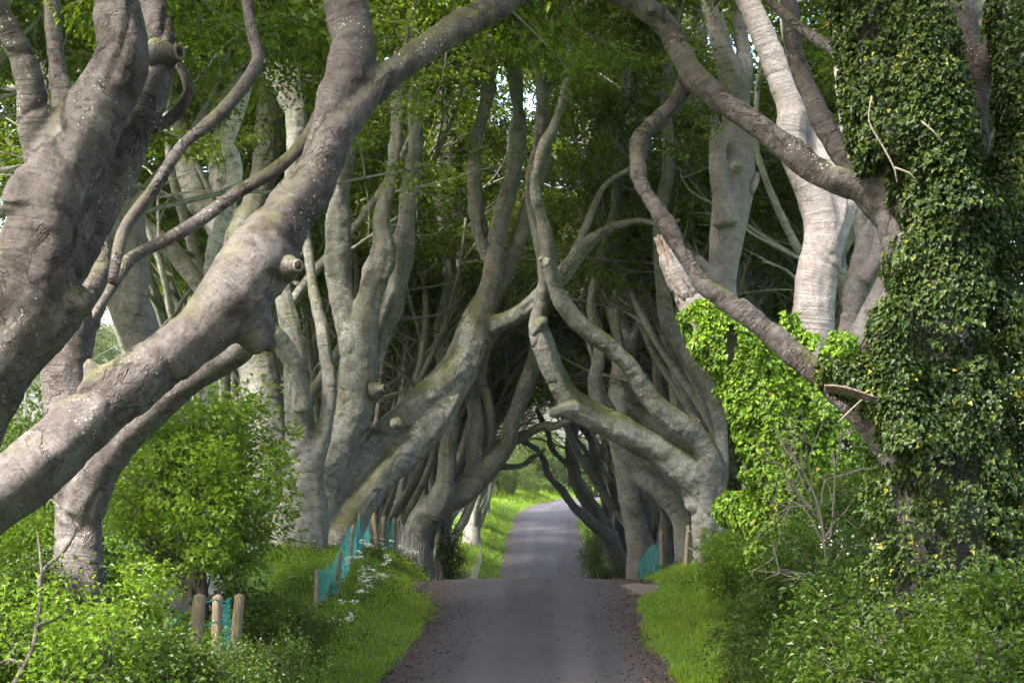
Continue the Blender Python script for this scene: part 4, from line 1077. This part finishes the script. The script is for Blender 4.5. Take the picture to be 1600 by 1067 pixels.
# the bright young tree on the left
def young_tree():
    D = 33
    X = (300 - CX) / F * D; g = float(ground_z(X, D)[0])
    root = empty('young_tree', (X, D, g), 'bright green bushy young tree with a dark trunk behind the short roped fence', 'tree')
    T = Tubes()
    px = F / D
    T.add([(0, 0, -.3), (0, 0, .6), (.05, .05, 1.4), (.03, 0, 2.3), (.1, .1, 3.3)], [.36, .30, .22, .16, .06], 12, .2, .12, 4, .2, .15)
    rng = np.random.default_rng(9)
    C, Dn = [], []
    zc = CAMZ + (HY - 760) / F * D - g
    for k in range(26):
        z0 = rng.uniform(.7, 3.0); a = rng.uniform(0, 6.28)
        w = walk((0, 0, z0), (math.cos(a), math.sin(a), rng.uniform(.1, .8)), rng.uniform(.8, 1.5), .2, rng, .4, .03)
        T.add(w, np.linspace(.05, .008, len(w)), 5, .2, .1, k)
    cen = [(0, 0, zc + 1.15, .62), (.45, .1, zc + .7, .6), (-.5, 0, zc + .55, .62), (.8, -.2, zc + .05, .58), (-.85, .1, zc - .1, .6), (.1, -.5, zc + .2, .7), (.95, .1, zc - .6, .5), (-.75, -.3, zc - .75, .55), (.3, -.5, zc - .5, .6), (-.2, .5, zc - .2, .7), (.55, .5, zc - .9, .5), (-.35, -.2, zc + 1.0, .42), (-1.15, .1, zc + .2, .34), (1.2, 0, zc + .35, .32)]
    for x, y, z, r in cen:
        m = int(85 * (r / .6) ** 2)
        v = rng.normal(0, 1, (m, 3)); v /= np.linalg.norm(v, axis=1)[:, None]
        q = np.array([x, y, z]) + v * (r * rng.uniform(.4, 1.05, m) ** .6 * (1 + .35 * vnoise(v * 2.5 + x, 5)))[:, None]
        C.append(q); Dn.append(v + [0, 0, .15] + rng.normal(0, .45, (m, 3)))
        T.add([(0, 0, z - .5), (x * .5, y * .5, z - .25), (x, y, z)], [.06, .035, .012], 5, .2, .1, 2)
    for x, y, z, r in ((.5, -.2, .55, .5), (-.6, -.1, .5, .5), (.05, -.45, .6, .45), (-1.0, .1, .9, .4), (.95, .1, .8, .4)):
        m = 75; v = rng.normal(0, 1, (m, 3)); v /= np.linalg.norm(v, axis=1)[:, None]
        C.append(np.array([x, y, z]) + v * (r * rng.uniform(.3, 1.0, m) ** .6)[:, None]); Dn.append(v + [0, 0, .2])
    for k in range(44):
        a = rng.uniform(0, 6.28); z0 = rng.uniform(.9, zc + 1.0)
        w = walk((math.cos(a) * .4, math.sin(a) * .4, z0), (math.cos(a), math.sin(a), rng.uniform(.3, 1.5)), rng.uniform(.9, 1.6), .15, rng, .5, .05)
        T.add(w, np.linspace(.02, .005, len(w)), 4, .15, .1, k)
        c, dn = along(w, .35, 1.05, .07, rng, .06); C.append(c); Dn.append(dn)
    V2, T2 = sprays(np.vstack(C), np.vstack(Dn), rng, 11, .32, .21, .10, .5)
    obj('trunk', T.mesh('trunk', M['twig']), root)
    obj('crown', mesh_from('crown', V2, T2, M['leaf_young'], False), root)
young_tree()

# low hanging sprays of the near beeches that dip into the picture
def hanging(parent, base, specs, leaf, mat, seed):
    rng = np.random.default_rng(seed)
    T = Tubes(); C, Dn = [], []
    for pts, D0, D1 in specs:
        q = limb_points([(x, y, 7) for x, y in pts], D0, 0, D1 - D0)[:, :3] - base
        q = catmull(q, .3)
        T.add(q, np.linspace(.03, .006, len(q)), 5, .3, .15, seed)
        for j in range(len(q) * 2):
            i = rng.integers(0, len(q))
            w = walk(q[i], rng.normal(0, 1, 3) * [1, 1, .45] + [0, 0, -.15], rng.uniform(.4, 1.1), .2, rng, .4, -.08)
            T.add(w, np.linspace(.012, .004, len(w)), 4, .2, .1, j)
            c, dn = along(w, .15, 1.05, .11, rng, .10); C.append(c); Dn.append(dn)
    obj('twigs', T.mesh('twigs', M['twig']), parent)['kind'] = 'stuff'
    V2, T2 = sprays(np.vstack(C), np.vstack(Dn), rng, 12, .36, .22, leaf)
    o = obj('crown', mesh_from('crown', V2, T2, M[mat], False), parent)

hb = P(700, -40, 34)
hb_t = empty('beech_branch', hb, 'leafy beech bough hanging from above over the left of the road', 'branch')
hanging(hb_t, hb, [([(660, -40), (640, 40), (625, 110), (600, 170), (590, 250)], 34, 35), ([(720, -40), (700, 60), (690, 130), (660, 190), (640, 250)], 36, 35), ([(600, -30), (620, 60), (660, 100), (700, 180), (690, 240)], 35, 36.5)], .085, 'leaf_beech', 41)
hb = P(320, -40, 33)
hb_t = empty('beech_branch', hb, 'leafy beech bough hanging down behind the forked near trunks', 'branch')
hanging(hb_t, hb, [([(300, -40), (310, 40), (330, 90), (300, 140), (290, 180)], 33, 34), ([(380, -40), (350, 20), (320, 60), (290, 90)], 34, 33), ([(440, -40), (430, 40), (400, 90), (350, 130)], 36, 35), ([(120, -40), (110, 40), (90, 110), (100, 160)], 30, 31), ([(330, -40), (440, 10), (480, 60), (470, 120)], 38, 38)], .085, 'leaf_beech', 42)
hb = P(1000, -40, 40)
hb_t = empty('beech_branch', hb, 'leafy beech bough hanging over the middle of the road', 'branch')
hanging(hb_t, hb, [([(880, -40), (900, 30), (930, 60), (960, 90)], 42, 44), ([(1000, -40), (960, 40), (930, 90), (900, 150)], 44, 46), ([(1080, -40), (1060, 60), (1100, 120), (1090, 190)], 44, 45)], .085, 'leaf_beech', 43)

BOUGHS = []
# leafy boughs overhead, joining the two rows above the road
rr = np.random.default_rng(91)
for i, (px, py, D) in enumerate([(560, -100, 36), (760, -120, 40), (960, -130, 40), (1120, -90, 44), (700, -60, 52), (860, -70, 50), (1000, -40, 56), (1120, -20, 62), (620, 10, 60), (780, 20, 64), (900, 20, 68), (700, -40, 44), (820, -30, 58), (960, -20, 46), (1060, 0, 70), (520, -10, 54), (930, 150, 125), (220, 150, 75), (330, 190, 85), (240, 60, 58), (160, 110, 62), (40, 130, 50), (820, 90, 110), (640, 60, 90), (480, 0, 46), (330, 30, 40), (210, 20, 38), (60, 0, 36), (420, 40, 62), (1220, -60, 54), (1340, -60, 42), (1480, -30, 44), (1560, 40, 40), (260, 120, 66), (100, 160, 60), (640, 10, 76), (800, -10, 80), (960, 0, 78), (1100, 30, 84), (560, 30, 72), (720, 60, 96), (880, 40, 98), (1030, 80, 104)]):
    b = P(px, py, D); side = -1 if px < 800 else 1
    t = empty('beech_bough', b, '%s leafy bough of the canopy overhead, counted from the camera outwards' % 'x', 'branch', 'leafy boughs roofing the road')
    BOUGHS.append((D, t))
    obj('crown', (DENSE if D > 45 else CROWNS)[i % 4], t, (0, 0, 0), (rr.uniform(-.3, .3), 0, rr.uniform(0, 6.28)), rr.uniform(.85, 1.15))
    tr = Tubes(); w = walk((0, 0, 0), (side * .8, rr.uniform(-.3, .3), .35), 5, .5, rr, .3, .05); tr.add(w, np.linspace(.09, .16, len(w)), 8, .3, .1, i)
    obj('limb', tr.mesh('limb', M['bark_far']), t)

BOUGHS.sort(key=lambda a: a[0])
for k, (D, t) in enumerate(BOUGHS):
    t['label'] = 'leafy bough of the green roof overhead, %s nearest of those roofing the road' % (ORD + ['twenty-first', 'twenty-second', 'twenty-third', 'twenty-fourth', 'twenty-fifth', 'twenty-sixth', 'twenty-seventh', 'twenty-eighth', 'twenty-ninth', 'thirtieth', 'thirty-first', 'thirty-second', 'thirty-third', 'thirty-fourth', 'thirty-fifth', 'thirty-sixth', 'thirty-seventh', 'thirty-eighth', 'thirty-ninth', 'fortieth', 'forty-first', 'forty-second', 'forty-third', 'forty-fourth'])[k]

# ------------------------------------------------------------------ ivy
def ivy_leaf_arrays(pos, axis, normal, L):
    axis = axis / (np.linalg.norm(axis, axis=1)[:, None] + 1e-9)
    side = np.cross(axis, normal); side /= np.linalg.norm(side, axis=1)[:, None] + 1e-9
    nn = np.cross(side, axis); L = L[:, None]
    def pt(s, a, h): return pos + side * L * s + axis * L * a + nn * L * h
    v = [pt(0, 0, 0), pt(-.52, .12, .12), pt(-.30, .52, .10), pt(0, 1, -.06), pt(.30, .52, .10), pt(.52, .12, .12)]
    V = np.stack(v, 1).reshape(-1, 3); k = np.arange(len(pos))[:, None] * 6
    return V, np.vstack([np.hstack([k, k + 1, k + 2, k + 3]), np.hstack([k, k + 3, k + 4, k + 5])])

def ivy_cloud(strands, D, base, density, seed, clump=.35):
    """leaf seats on the outside of fat uneven strands: positions, outward normals"""
    rng = np.random.default_rng(seed); Ps, Ns = [], []
    for pts, d0, d1 in strands:
        q = limb_points([(x, y, 2 * R) for x, y, R in pts], D, d0, d1)
        c = catmull(q, .12); L = np.concatenate([[0], np.cumsum(np.linalg.norm(np.diff(c[:, :3], axis=0), axis=1))])
        n = int(density * 2 * math.pi * c[:, 3].mean() * L[-1])
        s = rng.uniform(0, L[-1], n); ang = rng.uniform(0, 2 * math.pi, n)
        C = np.column_stack([np.interp(s, L, c[:, k]) for k in range(4)])
        t = np.column_stack([np.interp(s, L, np.gradient(c[:, k])) for k in range(3)]); t /= np.linalg.norm(t, axis=1)[:, None]
        u = np.cross(t, [0, 1, .01]); u /= np.linalg.norm(u, axis=1)[:, None]; w = np.cross(t, u)
        N = u * np.cos(ang)[:, None] + w * np.sin(ang)[:, None]
        p0 = C[:, :3] + N * C[:, 3:4]
        f = 1 + clump * vnoise(p0 * 2.0, seed) + clump * .6 * vnoise(p0 * 5.0, seed + 1)
        dep = 1 - np.abs(rng.normal(0, .12, n))
        p = C[:, :3] + N * (C[:, 3] * f * dep)[:, None] * [1, .8, 1]
        keep = vnoise(p0 * 3.1, seed + 4) > -.62
        Ps.append(p[keep]); Ns.append(N[keep])
    return np.vstack(Ps) - base, np.vstack(Ns)

def dress(parent, base, strands, D, density, leaf, mat, seed, singles, clump=.35):
    rng = np.random.default_rng(seed + 50)
    p, N = ivy_cloud(strands, D, base, density, seed, clump)
    n = len(p)
    ax = np.array([0, 0, -1.0]) * .8 + N * .55 + rng.normal(0, .45, (n, 3))
    no = N + rng.normal(0, .38, (n, 3)) + [0, 0, .25]
    L = leaf * rng.uniform(.45, 1.5, n)
    front = np.argsort(-(L * (1.2 - .9 * N[:, 1] - .25 * N[:, 0])))[:singles]
    rest = np.setdiff1d(np.arange(n), front)
    V, Q = ivy_leaf_arrays(p[rest], ax[rest], no[rest], L[rest])
    o = obj('ivy', mesh_from('ivy', V, Q, M[mat], False), parent); o['kind'] = 'stuff'
    V, Q = ivy_leaf_arrays(np.zeros((1, 3)), np.array([[0, 1.0, 0]]), np.array([[0, 0, 1.0]]), np.ones(1))
    one = mesh_from('ivy_leaf', V, Q, M[mat], False)
    from mathutils import Matrix
    for k in front:
        a = Vector(ax[k]).normalized(); s_ = a.cross(Vector(no[k])).normalized(); nn = s_.cross(a)
        l = float(L[k])
        m = Matrix(((s_.x * l, a.x * l, nn.x * l, p[k, 0]), (s_.y * l, a.y * l, nn.y * l, p[k, 1]), (s_.z * l, a.z * l, nn.z * l, p[k, 2]), (0, 0, 0, 1)))
        q = bpy.data.objects.new('ivy_leaf', one); COL.objects.link(q); q.parent = parent; q.matrix_local = m

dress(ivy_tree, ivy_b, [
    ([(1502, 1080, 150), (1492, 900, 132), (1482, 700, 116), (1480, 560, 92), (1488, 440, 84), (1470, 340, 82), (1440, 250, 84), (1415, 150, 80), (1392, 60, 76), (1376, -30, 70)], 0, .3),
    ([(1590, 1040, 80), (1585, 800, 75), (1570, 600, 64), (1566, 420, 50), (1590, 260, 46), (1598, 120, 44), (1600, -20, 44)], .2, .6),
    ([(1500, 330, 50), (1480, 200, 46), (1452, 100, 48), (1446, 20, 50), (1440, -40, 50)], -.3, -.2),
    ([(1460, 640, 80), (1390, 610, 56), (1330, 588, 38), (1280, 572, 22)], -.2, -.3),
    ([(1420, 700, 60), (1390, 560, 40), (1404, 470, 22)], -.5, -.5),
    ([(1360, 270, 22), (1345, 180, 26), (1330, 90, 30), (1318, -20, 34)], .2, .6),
], 22.6, 1250, .053, 'leaf_ivy_shaded', 61, 300, .34)
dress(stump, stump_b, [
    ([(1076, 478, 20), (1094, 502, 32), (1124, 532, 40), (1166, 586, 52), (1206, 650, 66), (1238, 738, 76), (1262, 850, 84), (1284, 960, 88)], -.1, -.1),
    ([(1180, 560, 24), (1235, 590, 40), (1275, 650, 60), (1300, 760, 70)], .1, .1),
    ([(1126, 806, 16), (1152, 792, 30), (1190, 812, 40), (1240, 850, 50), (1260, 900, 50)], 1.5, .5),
], 33.8, 850, .076, 'leaf_ivy_lit', 62, 300, .22)
dress(ivy_tree, ivy_b, [([(1270, 545, 20), (1240, 520, 18), (1235, 490, 8)], 1, 1), ([(1310, 560, 30), (1320, 520, 16)], 2, 2)], 34, 420, .095, 'leaf_ivy_lit', 63, 0, .2)

# bare ivy stems trailing on the big trunk
T = Tubes()
for k, pts in enumerate([[(1362, 150), (1358, 190), (1380, 230), (1398, 265), (1402, 285)], [(1440, 190), (1458, 205), (1472, 222)], [(1398, 262), (1420, 270), (1432, 282)], [(1310, 660), (1330, 640), (1350, 622)]]):
    q = limb_points([(x, y, 3) for x, y in pts], 21.6, 0, 0); T.add(q[:, :3] - ivy_b, q[:, 3], 5, .08, .1, k)
obj('vine', T.mesh('vine', M['dead_twig']), ivy_tree)
T = Tubes()
for k in range(7):
    q = limb_points([(1288, 602 + k * 1.5, 3), (1320, 605 + k * 1.6, 5), (1372, 622 + k * 1.2 + RNG.uniform(-2, 3), 3)], 21.3 + k * .02, 0, 0); T.add(q[:, :3] - ivy_b, q[:, 3], 5, .08, .2, k)
obj('split_limb', T.mesh('split_limb', M['splinter']), ivy_tree)

# ------------------------------------------------------------------ fences
def post_mesh(w, h, seed, mat='post'):
    T = Tubes(); T.add([(0, 0, -.25), (0, 0, h * .5), (.01, 0, h - .02), (.01, 0, h)], [w / 2, w / 2, w / 2 * .97, w / 2 * .85], 10, .2, .04, seed, 0, .06)
    return T.mesh('post', M[mat])

def netmat():
    t = NT('teal_netting')
    ob = t.n('ShaderNodeTexCoord').outputs['Object']
    n = t.noise(ob, 2.5, 4)
    c = t.mix(t.step(n, .35, .65), (.03, .27, .27), (.09, .40, .40))
    d = t.n('ShaderNodeBsdfDiffuse', Color=c); tr = t.n('ShaderNodeBsdfTranslucent', Color=c)
    mx = t.n('ShaderNodeMixShader', i0=.4, i1=d.outputs[0], i2=tr.outputs[0])
    t.t.links.new(mx.outputs[0], t.out.inputs[0])
    return t.m
M['net'] = netmat()

def net_sheet(a, b, h0, h1, seed, foot=.05):
    """netting strung between two posts: a crossed weave of flat cords, sagging and creased"""
    a, b = np.array(a, float), np.array(b, float)
    Ln = np.linalg.norm((b - a)[:2]); d = (b - a) / Ln; nrm = np.array([-d[1], d[0], 0]); nrm /= np.linalg.norm(nrm)
    nu, nv = max(6, int(Ln / .07)), 17
    Vs, Qs, off = [], [], 0
    def surf(s, t):
        s, t = np.asarray(s), np.asarray(t)
        h = h0 + (h1 - h0) * s - .10 * np.sin(np.pi * s)
        p = a + (b - a) * s[:, None]; p[:, 2] += foot + (h - foot) * t
        wv = .05 * np.sin(s * Ln * 5 + seed) * (1 - t * .5) + .05 * vnoise(np.column_stack([s * Ln * 2, t * 2, s * 0 + seed]), seed)
        return p + nrm * wv[:, None]
    def strip(s, t, ds, dt):
        nonlocal off
        A = surf(np.clip(s - ds, 0, 1), np.clip(t - dt, 0, 1.02)); B = surf(np.clip(s + ds, 0, 1), np.clip(t + dt, 0, 1.02))
        n = len(s); k = np.arange(n - 1)
        Vs.append(np.vstack([A, B])); Qs.append(np.column_stack([k, k + 1, k + 1 + n, k + n]) + off); off += 2 * n
    tt = np.linspace(0, 1, 14); ss = np.linspace(0, 1, max(8, int(Ln / .12)))
    for s0 in np.linspace(0, 1, nu): strip(np.full(14, s0), tt, .17 / nu, 0)
    for t0 in np.linspace(0, 1, nv): strip(ss, np.full(len(ss), t0), 0, .15 / nv)
    return mesh_from('netting', np.vstack(Vs), np.vstack(Qs), M['net'], True)

def at_ground(px, D, up=0.0):
    X = (px - CX) / F * D
    return np.array([X, D, float(ground_z(X, D)[0]) + up])

def fence(label, cat, name, spots, h, w, group=None, nets=(), ropes=(), rope_mat='rope', sag=.05):
    base = at_ground(*spots[0]); root = empty(name, base, label, cat, group)
    Q = [at_ground(*s) - base for s in spots]
    for k, q in enumerate(Q): obj('post', post_mesh(w, h[k] if isinstance(h, (list, tuple)) else h, k), root, q, (RNG.uniform(-.09, .09), RNG.uniform(-.09, .09), 0))
    hh = lambda k: (h[k] if isinstance(h, (list, tuple)) else h)
    for k in nets: obj('netting', net_sheet(Q[k], Q[k + 1], hh(k) * .96, hh(k + 1) * .96, k + 1), root)
    for lev in ropes:
        for k in range(len(Q) - 1):
            T = Tubes(); m = (Q[k] + Q[k + 1]) / 2
            o = [0, -w * .55, 0]
            T.add([Q[k] + [0, 0, hh(k) * lev] + o, m + [0, 0, (hh(k) + hh(k + 1)) / 2 * lev - sag] + o, Q[k + 1] + [0, 0, hh(k + 1) * lev] + o], [.011] * 3, 6, .1, .0, k)
            obj('rope' if rope_mat == 'rope' else 'wire', T.mesh('rope', M[rope_mat]), root)
    return root, base, Q

fence('low fence hung with teal netting along the left verge below the lichen footed beech', 'fence', 'netting_fence',
      [(494, 42), (526, 44), (546, 48.5), (564, 54), (578, 60)], [.85, 1.0, 1.05, 1.1, 1.15], .10, nets=(0, 1, 2, 3))
fence('short roped fence of pale posts and teal net deep in the bushes on the left', 'fence', 'rope_fence',
      [(264, 29), (301, 28), (338, 31), (363, 32)], [.9, 1.35, 1.35, 1.4], .17, nets=(2,), ropes=(.97, .72, .45))

def paling_fence(label, p0, p1, n, net_end=False):
    base = at_ground(*p0); root = empty('paling_fence', base, label, 'fence')
    rng = np.random.default_rng(n)
    a, b = at_ground(*p0), at_ground(*p1)
    T = None
    Ms = []
    for k in range(4):
        w, t, h = .085 + .01 * k, .022, 1.25 + .05 * k
        V = np.array([(-w / 2, -t / 2, -.2), (w / 2, -t / 2, -.2), (w / 2, t / 2, -.2), (-w / 2, t / 2, -.2), (-w / 2, -t / 2, h - .05), (w / 2, -t / 2, h - .05), (w / 2, t / 2, h - .05), (-w / 2, t / 2, h - .05), (-.01, -t / 2, h), (.012, -t / 2, h), (.012, t / 2, h), (-.01, t / 2, h)])
        Q = np.array([(0, 1, 5, 4), (1, 2, 6, 5), (2, 3, 7, 6), (3, 0, 4, 7), (4, 5, 9, 8), (5, 6, 10, 9), (6, 7, 11, 10), (7, 4, 8, 11), (8, 9, 10, 11), (3, 2, 1, 0)])
        Ms.append(mesh_from('paling', V, Q, M['paling'], False))
    az = math.atan2(b[1] - a[1], b[0] - a[0])
    tops = []
    for k in range(n):
        s = k / (n - 1); y = a[1] + (b[1] - a[1]) * s; x = a[0] + (b[0] - a[0]) * s
        g = float(ground_z(x, y, False)[0])
        p = np.array([x, y, g]) - base
        o = obj('paling', Ms[k % 4], root, p, (rng.normal(0, .05), rng.normal(0, .05), az + rng.normal(0, .12)))
        tops.append(p)
    for lev in (.35, .75, 1.1):
        T = Tubes(); T.add([p + [-.02, -.02, lev] for p in tops[::3]], [.006] * len(tops[::3]), 5, .5, 0, 1)
        obj('wire', T.mesh('wire', M['wire']), root)
    return root, base

fence('pair of dark posts with teal netting where the paling fence begins', 'fence', 'netting_fence', [(590, 59.5), (597, 60.5), (615, 62)], [1.75, 1.3, 1.35], .14, nets=(1,))
paling_fence('grey weathered paling fence running downhill along the left verge', (618, 62.3), (690, 80), 46)
paling_fence('far paling fence of thin pickets beside the distant left verge', (712, 96), (752, 132), 50)
fence('teal netting fence with a stout pale post on the right verge by the crest', 'fence', 'netting_fence', [(1035, 62), (1014, 66), (986, 80), (972, 92)], [1.35, 1.25, 1.25, 1.2], .14, nets=(0, 1, 2))
fence('row of rough posts strung with wire along the right verge below the forked beech', 'fence', 'post_fence', [(1072, 57), (1097, 51), (1138, 46), (1192, 41)], 1.15, .13, ropes=(.9, .5), rope_mat='wire')

# ------------------------------------------------------------------ small plants
def parsley(px, D, h, seed, label, group, sc=1.0):
    rng = np.random.default_rng(seed)
    b = at_ground(px, D); root = empty('cow_parsley', b, label, 'wildflower', group)
    T = Tubes(); V, Tr, off = [], [], 0
    for k in range(rng.integers(3, 6)):
        a = rng.uniform(0, 6.28); top = np.array([math.cos(a) * .22, math.sin(a) * .22, h * rng.uniform(.5, 1.1)])
        T.add([(0, 0, -.05), top * [.3, .3, .5], top], [.008, .006, .004], 5, .15, .05, k)
        for j in range(8):
            c = top + np.array([*rng.normal(0, .05, 2), rng.uniform(-.03, .05)])
            T.add([top, c], [.003, .002], 4, .1, 0, j)
            for m in range(7):
                q = c + rng.normal(0, .018, 3) * [1, 1, .4]; aa = np.arange(5) / 5 * 6.283; r = .0085 * sc
                ring = np.column_stack([np.cos(aa) * r, np.sin(aa) * r, np.zeros(5)]) + q + np.outer(np.cos(aa), [0, 0, .004])
                V.append(np.vstack([q + [0, 0, .006], ring])); Tr.append([(off, off + 1 + i, off + 1 + (i + 1) % 5) for i in range(5)]); off += 6
    obj('stalks', T.mesh('stalks', M['stalk']), root)
    obj('flower_heads', mesh_from('flower_heads', np.vstack(V), np.vstack(Tr), M['petal'], False), root)['kind'] = 'stuff'
    C = rng.normal(0, .12, (14, 3)) * [1, 1, .2] + [0, 0, .18]
    Va, Ta = sprays(C, rng.normal(0, 1, (14, 3)) + [0, 0, .4], rng, 12, .2, .14, .05)
    obj('leaves', mesh_from('leaves', Va, Ta, M['leaf_hedge'], False), root)

for i, (px, D, h) in enumerate([(562, 43, .75), (574, 44, .6), (556, 46, .8), (585, 46, .5), (572, 48, .7), (597, 50, .6), (590, 54, .6), (620, 58, .5), (640, 61, .55), (548, 41, .8), (604, 47, .35), (536, 39, .7)]):
    parsley(px, D, h, 800 + i, '%s white cow parsley plant along the left verge, counted from the camera side' % ORD[[2, 3, 4, 5, 7, 8, 9, 10, 11, 1, 6, 0][i]], 'cow parsley on the left verge', 1.3)
for i, (px, D, h) in enumerate([(935, 92, .9), (944, 90, .8), (956, 94, .9)]):
    parsley(px, D, h, 830 + i, '%s white cow parsley plant from the left beside the far right netting' % ORD[i], 'cow parsley on the far right verge', 1.8)

def blossom(px, py, D, rpx, n, label, seed, group):
    """a spray of hawthorn flowers"""
    rng = np.random.default_rng(seed); c = P(px, py, D); root = empty('blossom_spray', c, label, 'blossom', group)
    V, Tr, off = [], [], 0; R = rpx / F * D
    for k in range(n):
        q = rng.normal(0, R * .5, 3); nrm = rng.normal(0, 1, 3) + [0, -1, .6]; nrm /= np.linalg.norm(nrm)
        u = np.cross(nrm, [.3, .2, 1]); u /= np.linalg.norm(u); w = np.cross(nrm, u)
        aa = np.arange(10) / 10 * 6.283; r = .022 * np.where(np.arange(10) % 2, 1, .6)
        V.append(np.vstack([q, q + np.outer(np.cos(aa) * r, u) + np.outer(np.sin(aa) * r, w) + nrm * .006]))
        Tr.append([(off, off + 1 + i, off + 1 + (i + 1) % 10) for i in range(10)]); off += 11
    obj('flowers', mesh_from('flowers', np.vstack(V), np.vstack(Tr), M['petal'], False), root)['kind'] = 'stuff'
    T = Tubes()
    for k in range(4): T.add([(0, .1, -R), rng.normal(0, R * .4, 3), rng.normal(0, R * .7, 3)], [.008, .006, .003], 4, .05, .1, k)
    obj('twigs', T.mesh('twigs', M['twig']), root)
for i, a in enumerate([(458, 980, 34.5, 14, 34, 'white blossom spray on the bush beside the left verge'), (1308, 845, 27, 22, 30, 'larger white blossom spray in the right hedge below the dry twigs'),
                       (1402, 805, 24.5, 10, 14, 'small white blossom spray high in the right hedge before the ivy tree'), (1368, 852, 25, 10, 9, 'scattered white blossom in the middle of the right hedge'),
                       (222, 885, 27.5, 10, 8, 'white blossom by the foot of the burl limbed beech'), (1290, 928, 25, 9, 7, 'low white blossom in the right hedge near the verge')]):
    blossom(a[0], a[1], a[2], a[3], a[4], a[5], 900 + i, 'hawthorn blossom')

# dry bare twigs on the right
rng = np.random.default_rng(12)
b = P(1290, 870, 29.5); b[2] = float(ground_z(b[0], b[1])[0])
root = empty('dead_shrub', b, 'leafless dry pale shrub of arching twigs in front of the right hedge', 'shrub')
for k, pts in enumerate([[(1292, 890), (1280, 800), (1252, 740), (1232, 700), (1228, 680)], [(1290, 860), (1262, 800), (1235, 785), (1210, 790)], [(1285, 830), (1270, 770), (1262, 720), (1258, 690)], [(1294, 860), (1300, 790), (1302, 730), (1300, 700)], [(1280, 810), (1245, 770), (1225, 740), (1218, 725)], [(1288, 840), (1310, 810), (1340, 828)], [(1296, 880), (1330, 852), (1345, 862)], [(1270, 800), (1240, 760), (1232, 720)], [(1280, 790), (1290, 750), (1320, 740)], [(1300, 905), (1260, 900), (1225, 888), (1212, 872)], [(1275, 905), (1240, 905), (1218, 895)], [(1268, 790), (1235, 795), (1205, 812)], [(1260, 765), (1240, 720), (1246, 690)]]):
    T = Tubes(); q = limb_points([(x + rng.normal(0, 2), y + rng.normal(0, 2), 3.6 - 2.6 * i / len(pts)) for i, (x, y) in enumerate(pts)], 28.5 + rng.uniform(-.6, .6), 0, rng.uniform(-.6, .3))
    q[:, :3] -= b; T.add(q[:, :3], q[:, 3], 6, .06, .1, k)
    for j in range(5):
        i = rng.integers(1, len(q)); w = walk(q[i, :3], q[i, :3] - q[i - 1, :3] + rng.normal(0, .25, 3), rng.uniform(.25, .7), .08, rng, .5)
        T.add(w, np.linspace(.012, .004, len(w)), 5, .08, .1, j)
    obj('branch', T.mesh('branch', M['dead_twig']), root)

# thin sapling in the left foreground
b = P(10, 1100, 17.5); root = empty('sapling', b, 'thin curved sapling with few leaves rising in the lower left corner', 'sapling')
T = Tubes()
for pts in ([(8, 1100, 12), (30, 1055, 11), (52, 1010, 10), (62, 950, 8), (66, 895, 7), (100, 860, 6), (118, 825, 5), (100, 800, 4), (80, 780, 3)], [(60, 976, 6), (90, 965, 5), (108, 948, 3)], [(40, 1040, 6), (15, 1030, 5), (-5, 1040, 4)], [(66, 900, 5), (62, 860, 4), (58, 830, 2)]):
    q = limb_points(pts, 17.5, 0, .3); T.add(q[:, :3] - b, q[:, 3], 8, .06, .12, 3)
obj('stem', T.mesh('stem', M['bark_near']), root)
rng = np.random.default_rng(4)
C = np.vstack([P(x, y, 17.6 + rng.uniform(-.4, .4)) - b for x, y in [(60, 940), (110, 950), (150, 945), (90, 1000), (40, 960), (140, 990), (120, 1030), (60, 1040), (20, 1000), (165, 955), (100, 930), (30, 930)] for _ in range(7)])
C = C + rng.normal(0, .10, C.shape)
Va, Ta = sprays(C, rng.normal(0, 1, C.shape) * [1, 1, .4], rng, 9, .24, .15, .07, .8)
obj('leaves', mesh_from('leaves', Va, Ta, M['leaf_young'], False), root)

# ------------------------------------------------------------------ the damp air under the trees
def haze():
    x0, x1, y0, y1, z0, z1 = -110, 110, -45, 300, -8, 60
    V = np.array([(x, y, z) for x in (x0, x1) for y in (y0, y1) for z in (z0, z1)])
    Q = np.array([(0, 1, 3, 2), (4, 6, 7, 5), (0, 4, 5, 1), (2, 3, 7, 6), (0, 2, 6, 4), (1, 5, 7, 3)])
    m = bpy.data.materials.new('thin_haze'); m.use_nodes = True; nt = m.node_tree; nt.nodes.clear()
    o = nt.nodes.new('ShaderNodeOutputMaterial'); v = nt.nodes.new('ShaderNodeVolumePrincipled')
    v.inputs['Color'].default_value = (.86, .92, .98, 1); v.inputs['Density'].default_value = HAZE
    nt.links.new(v.outputs[0], o.inputs['Volume'])
    tag(obj('haze', mesh_from('haze', V, Q, m, False)), kind='stuff')
HAZE = .00012
haze()
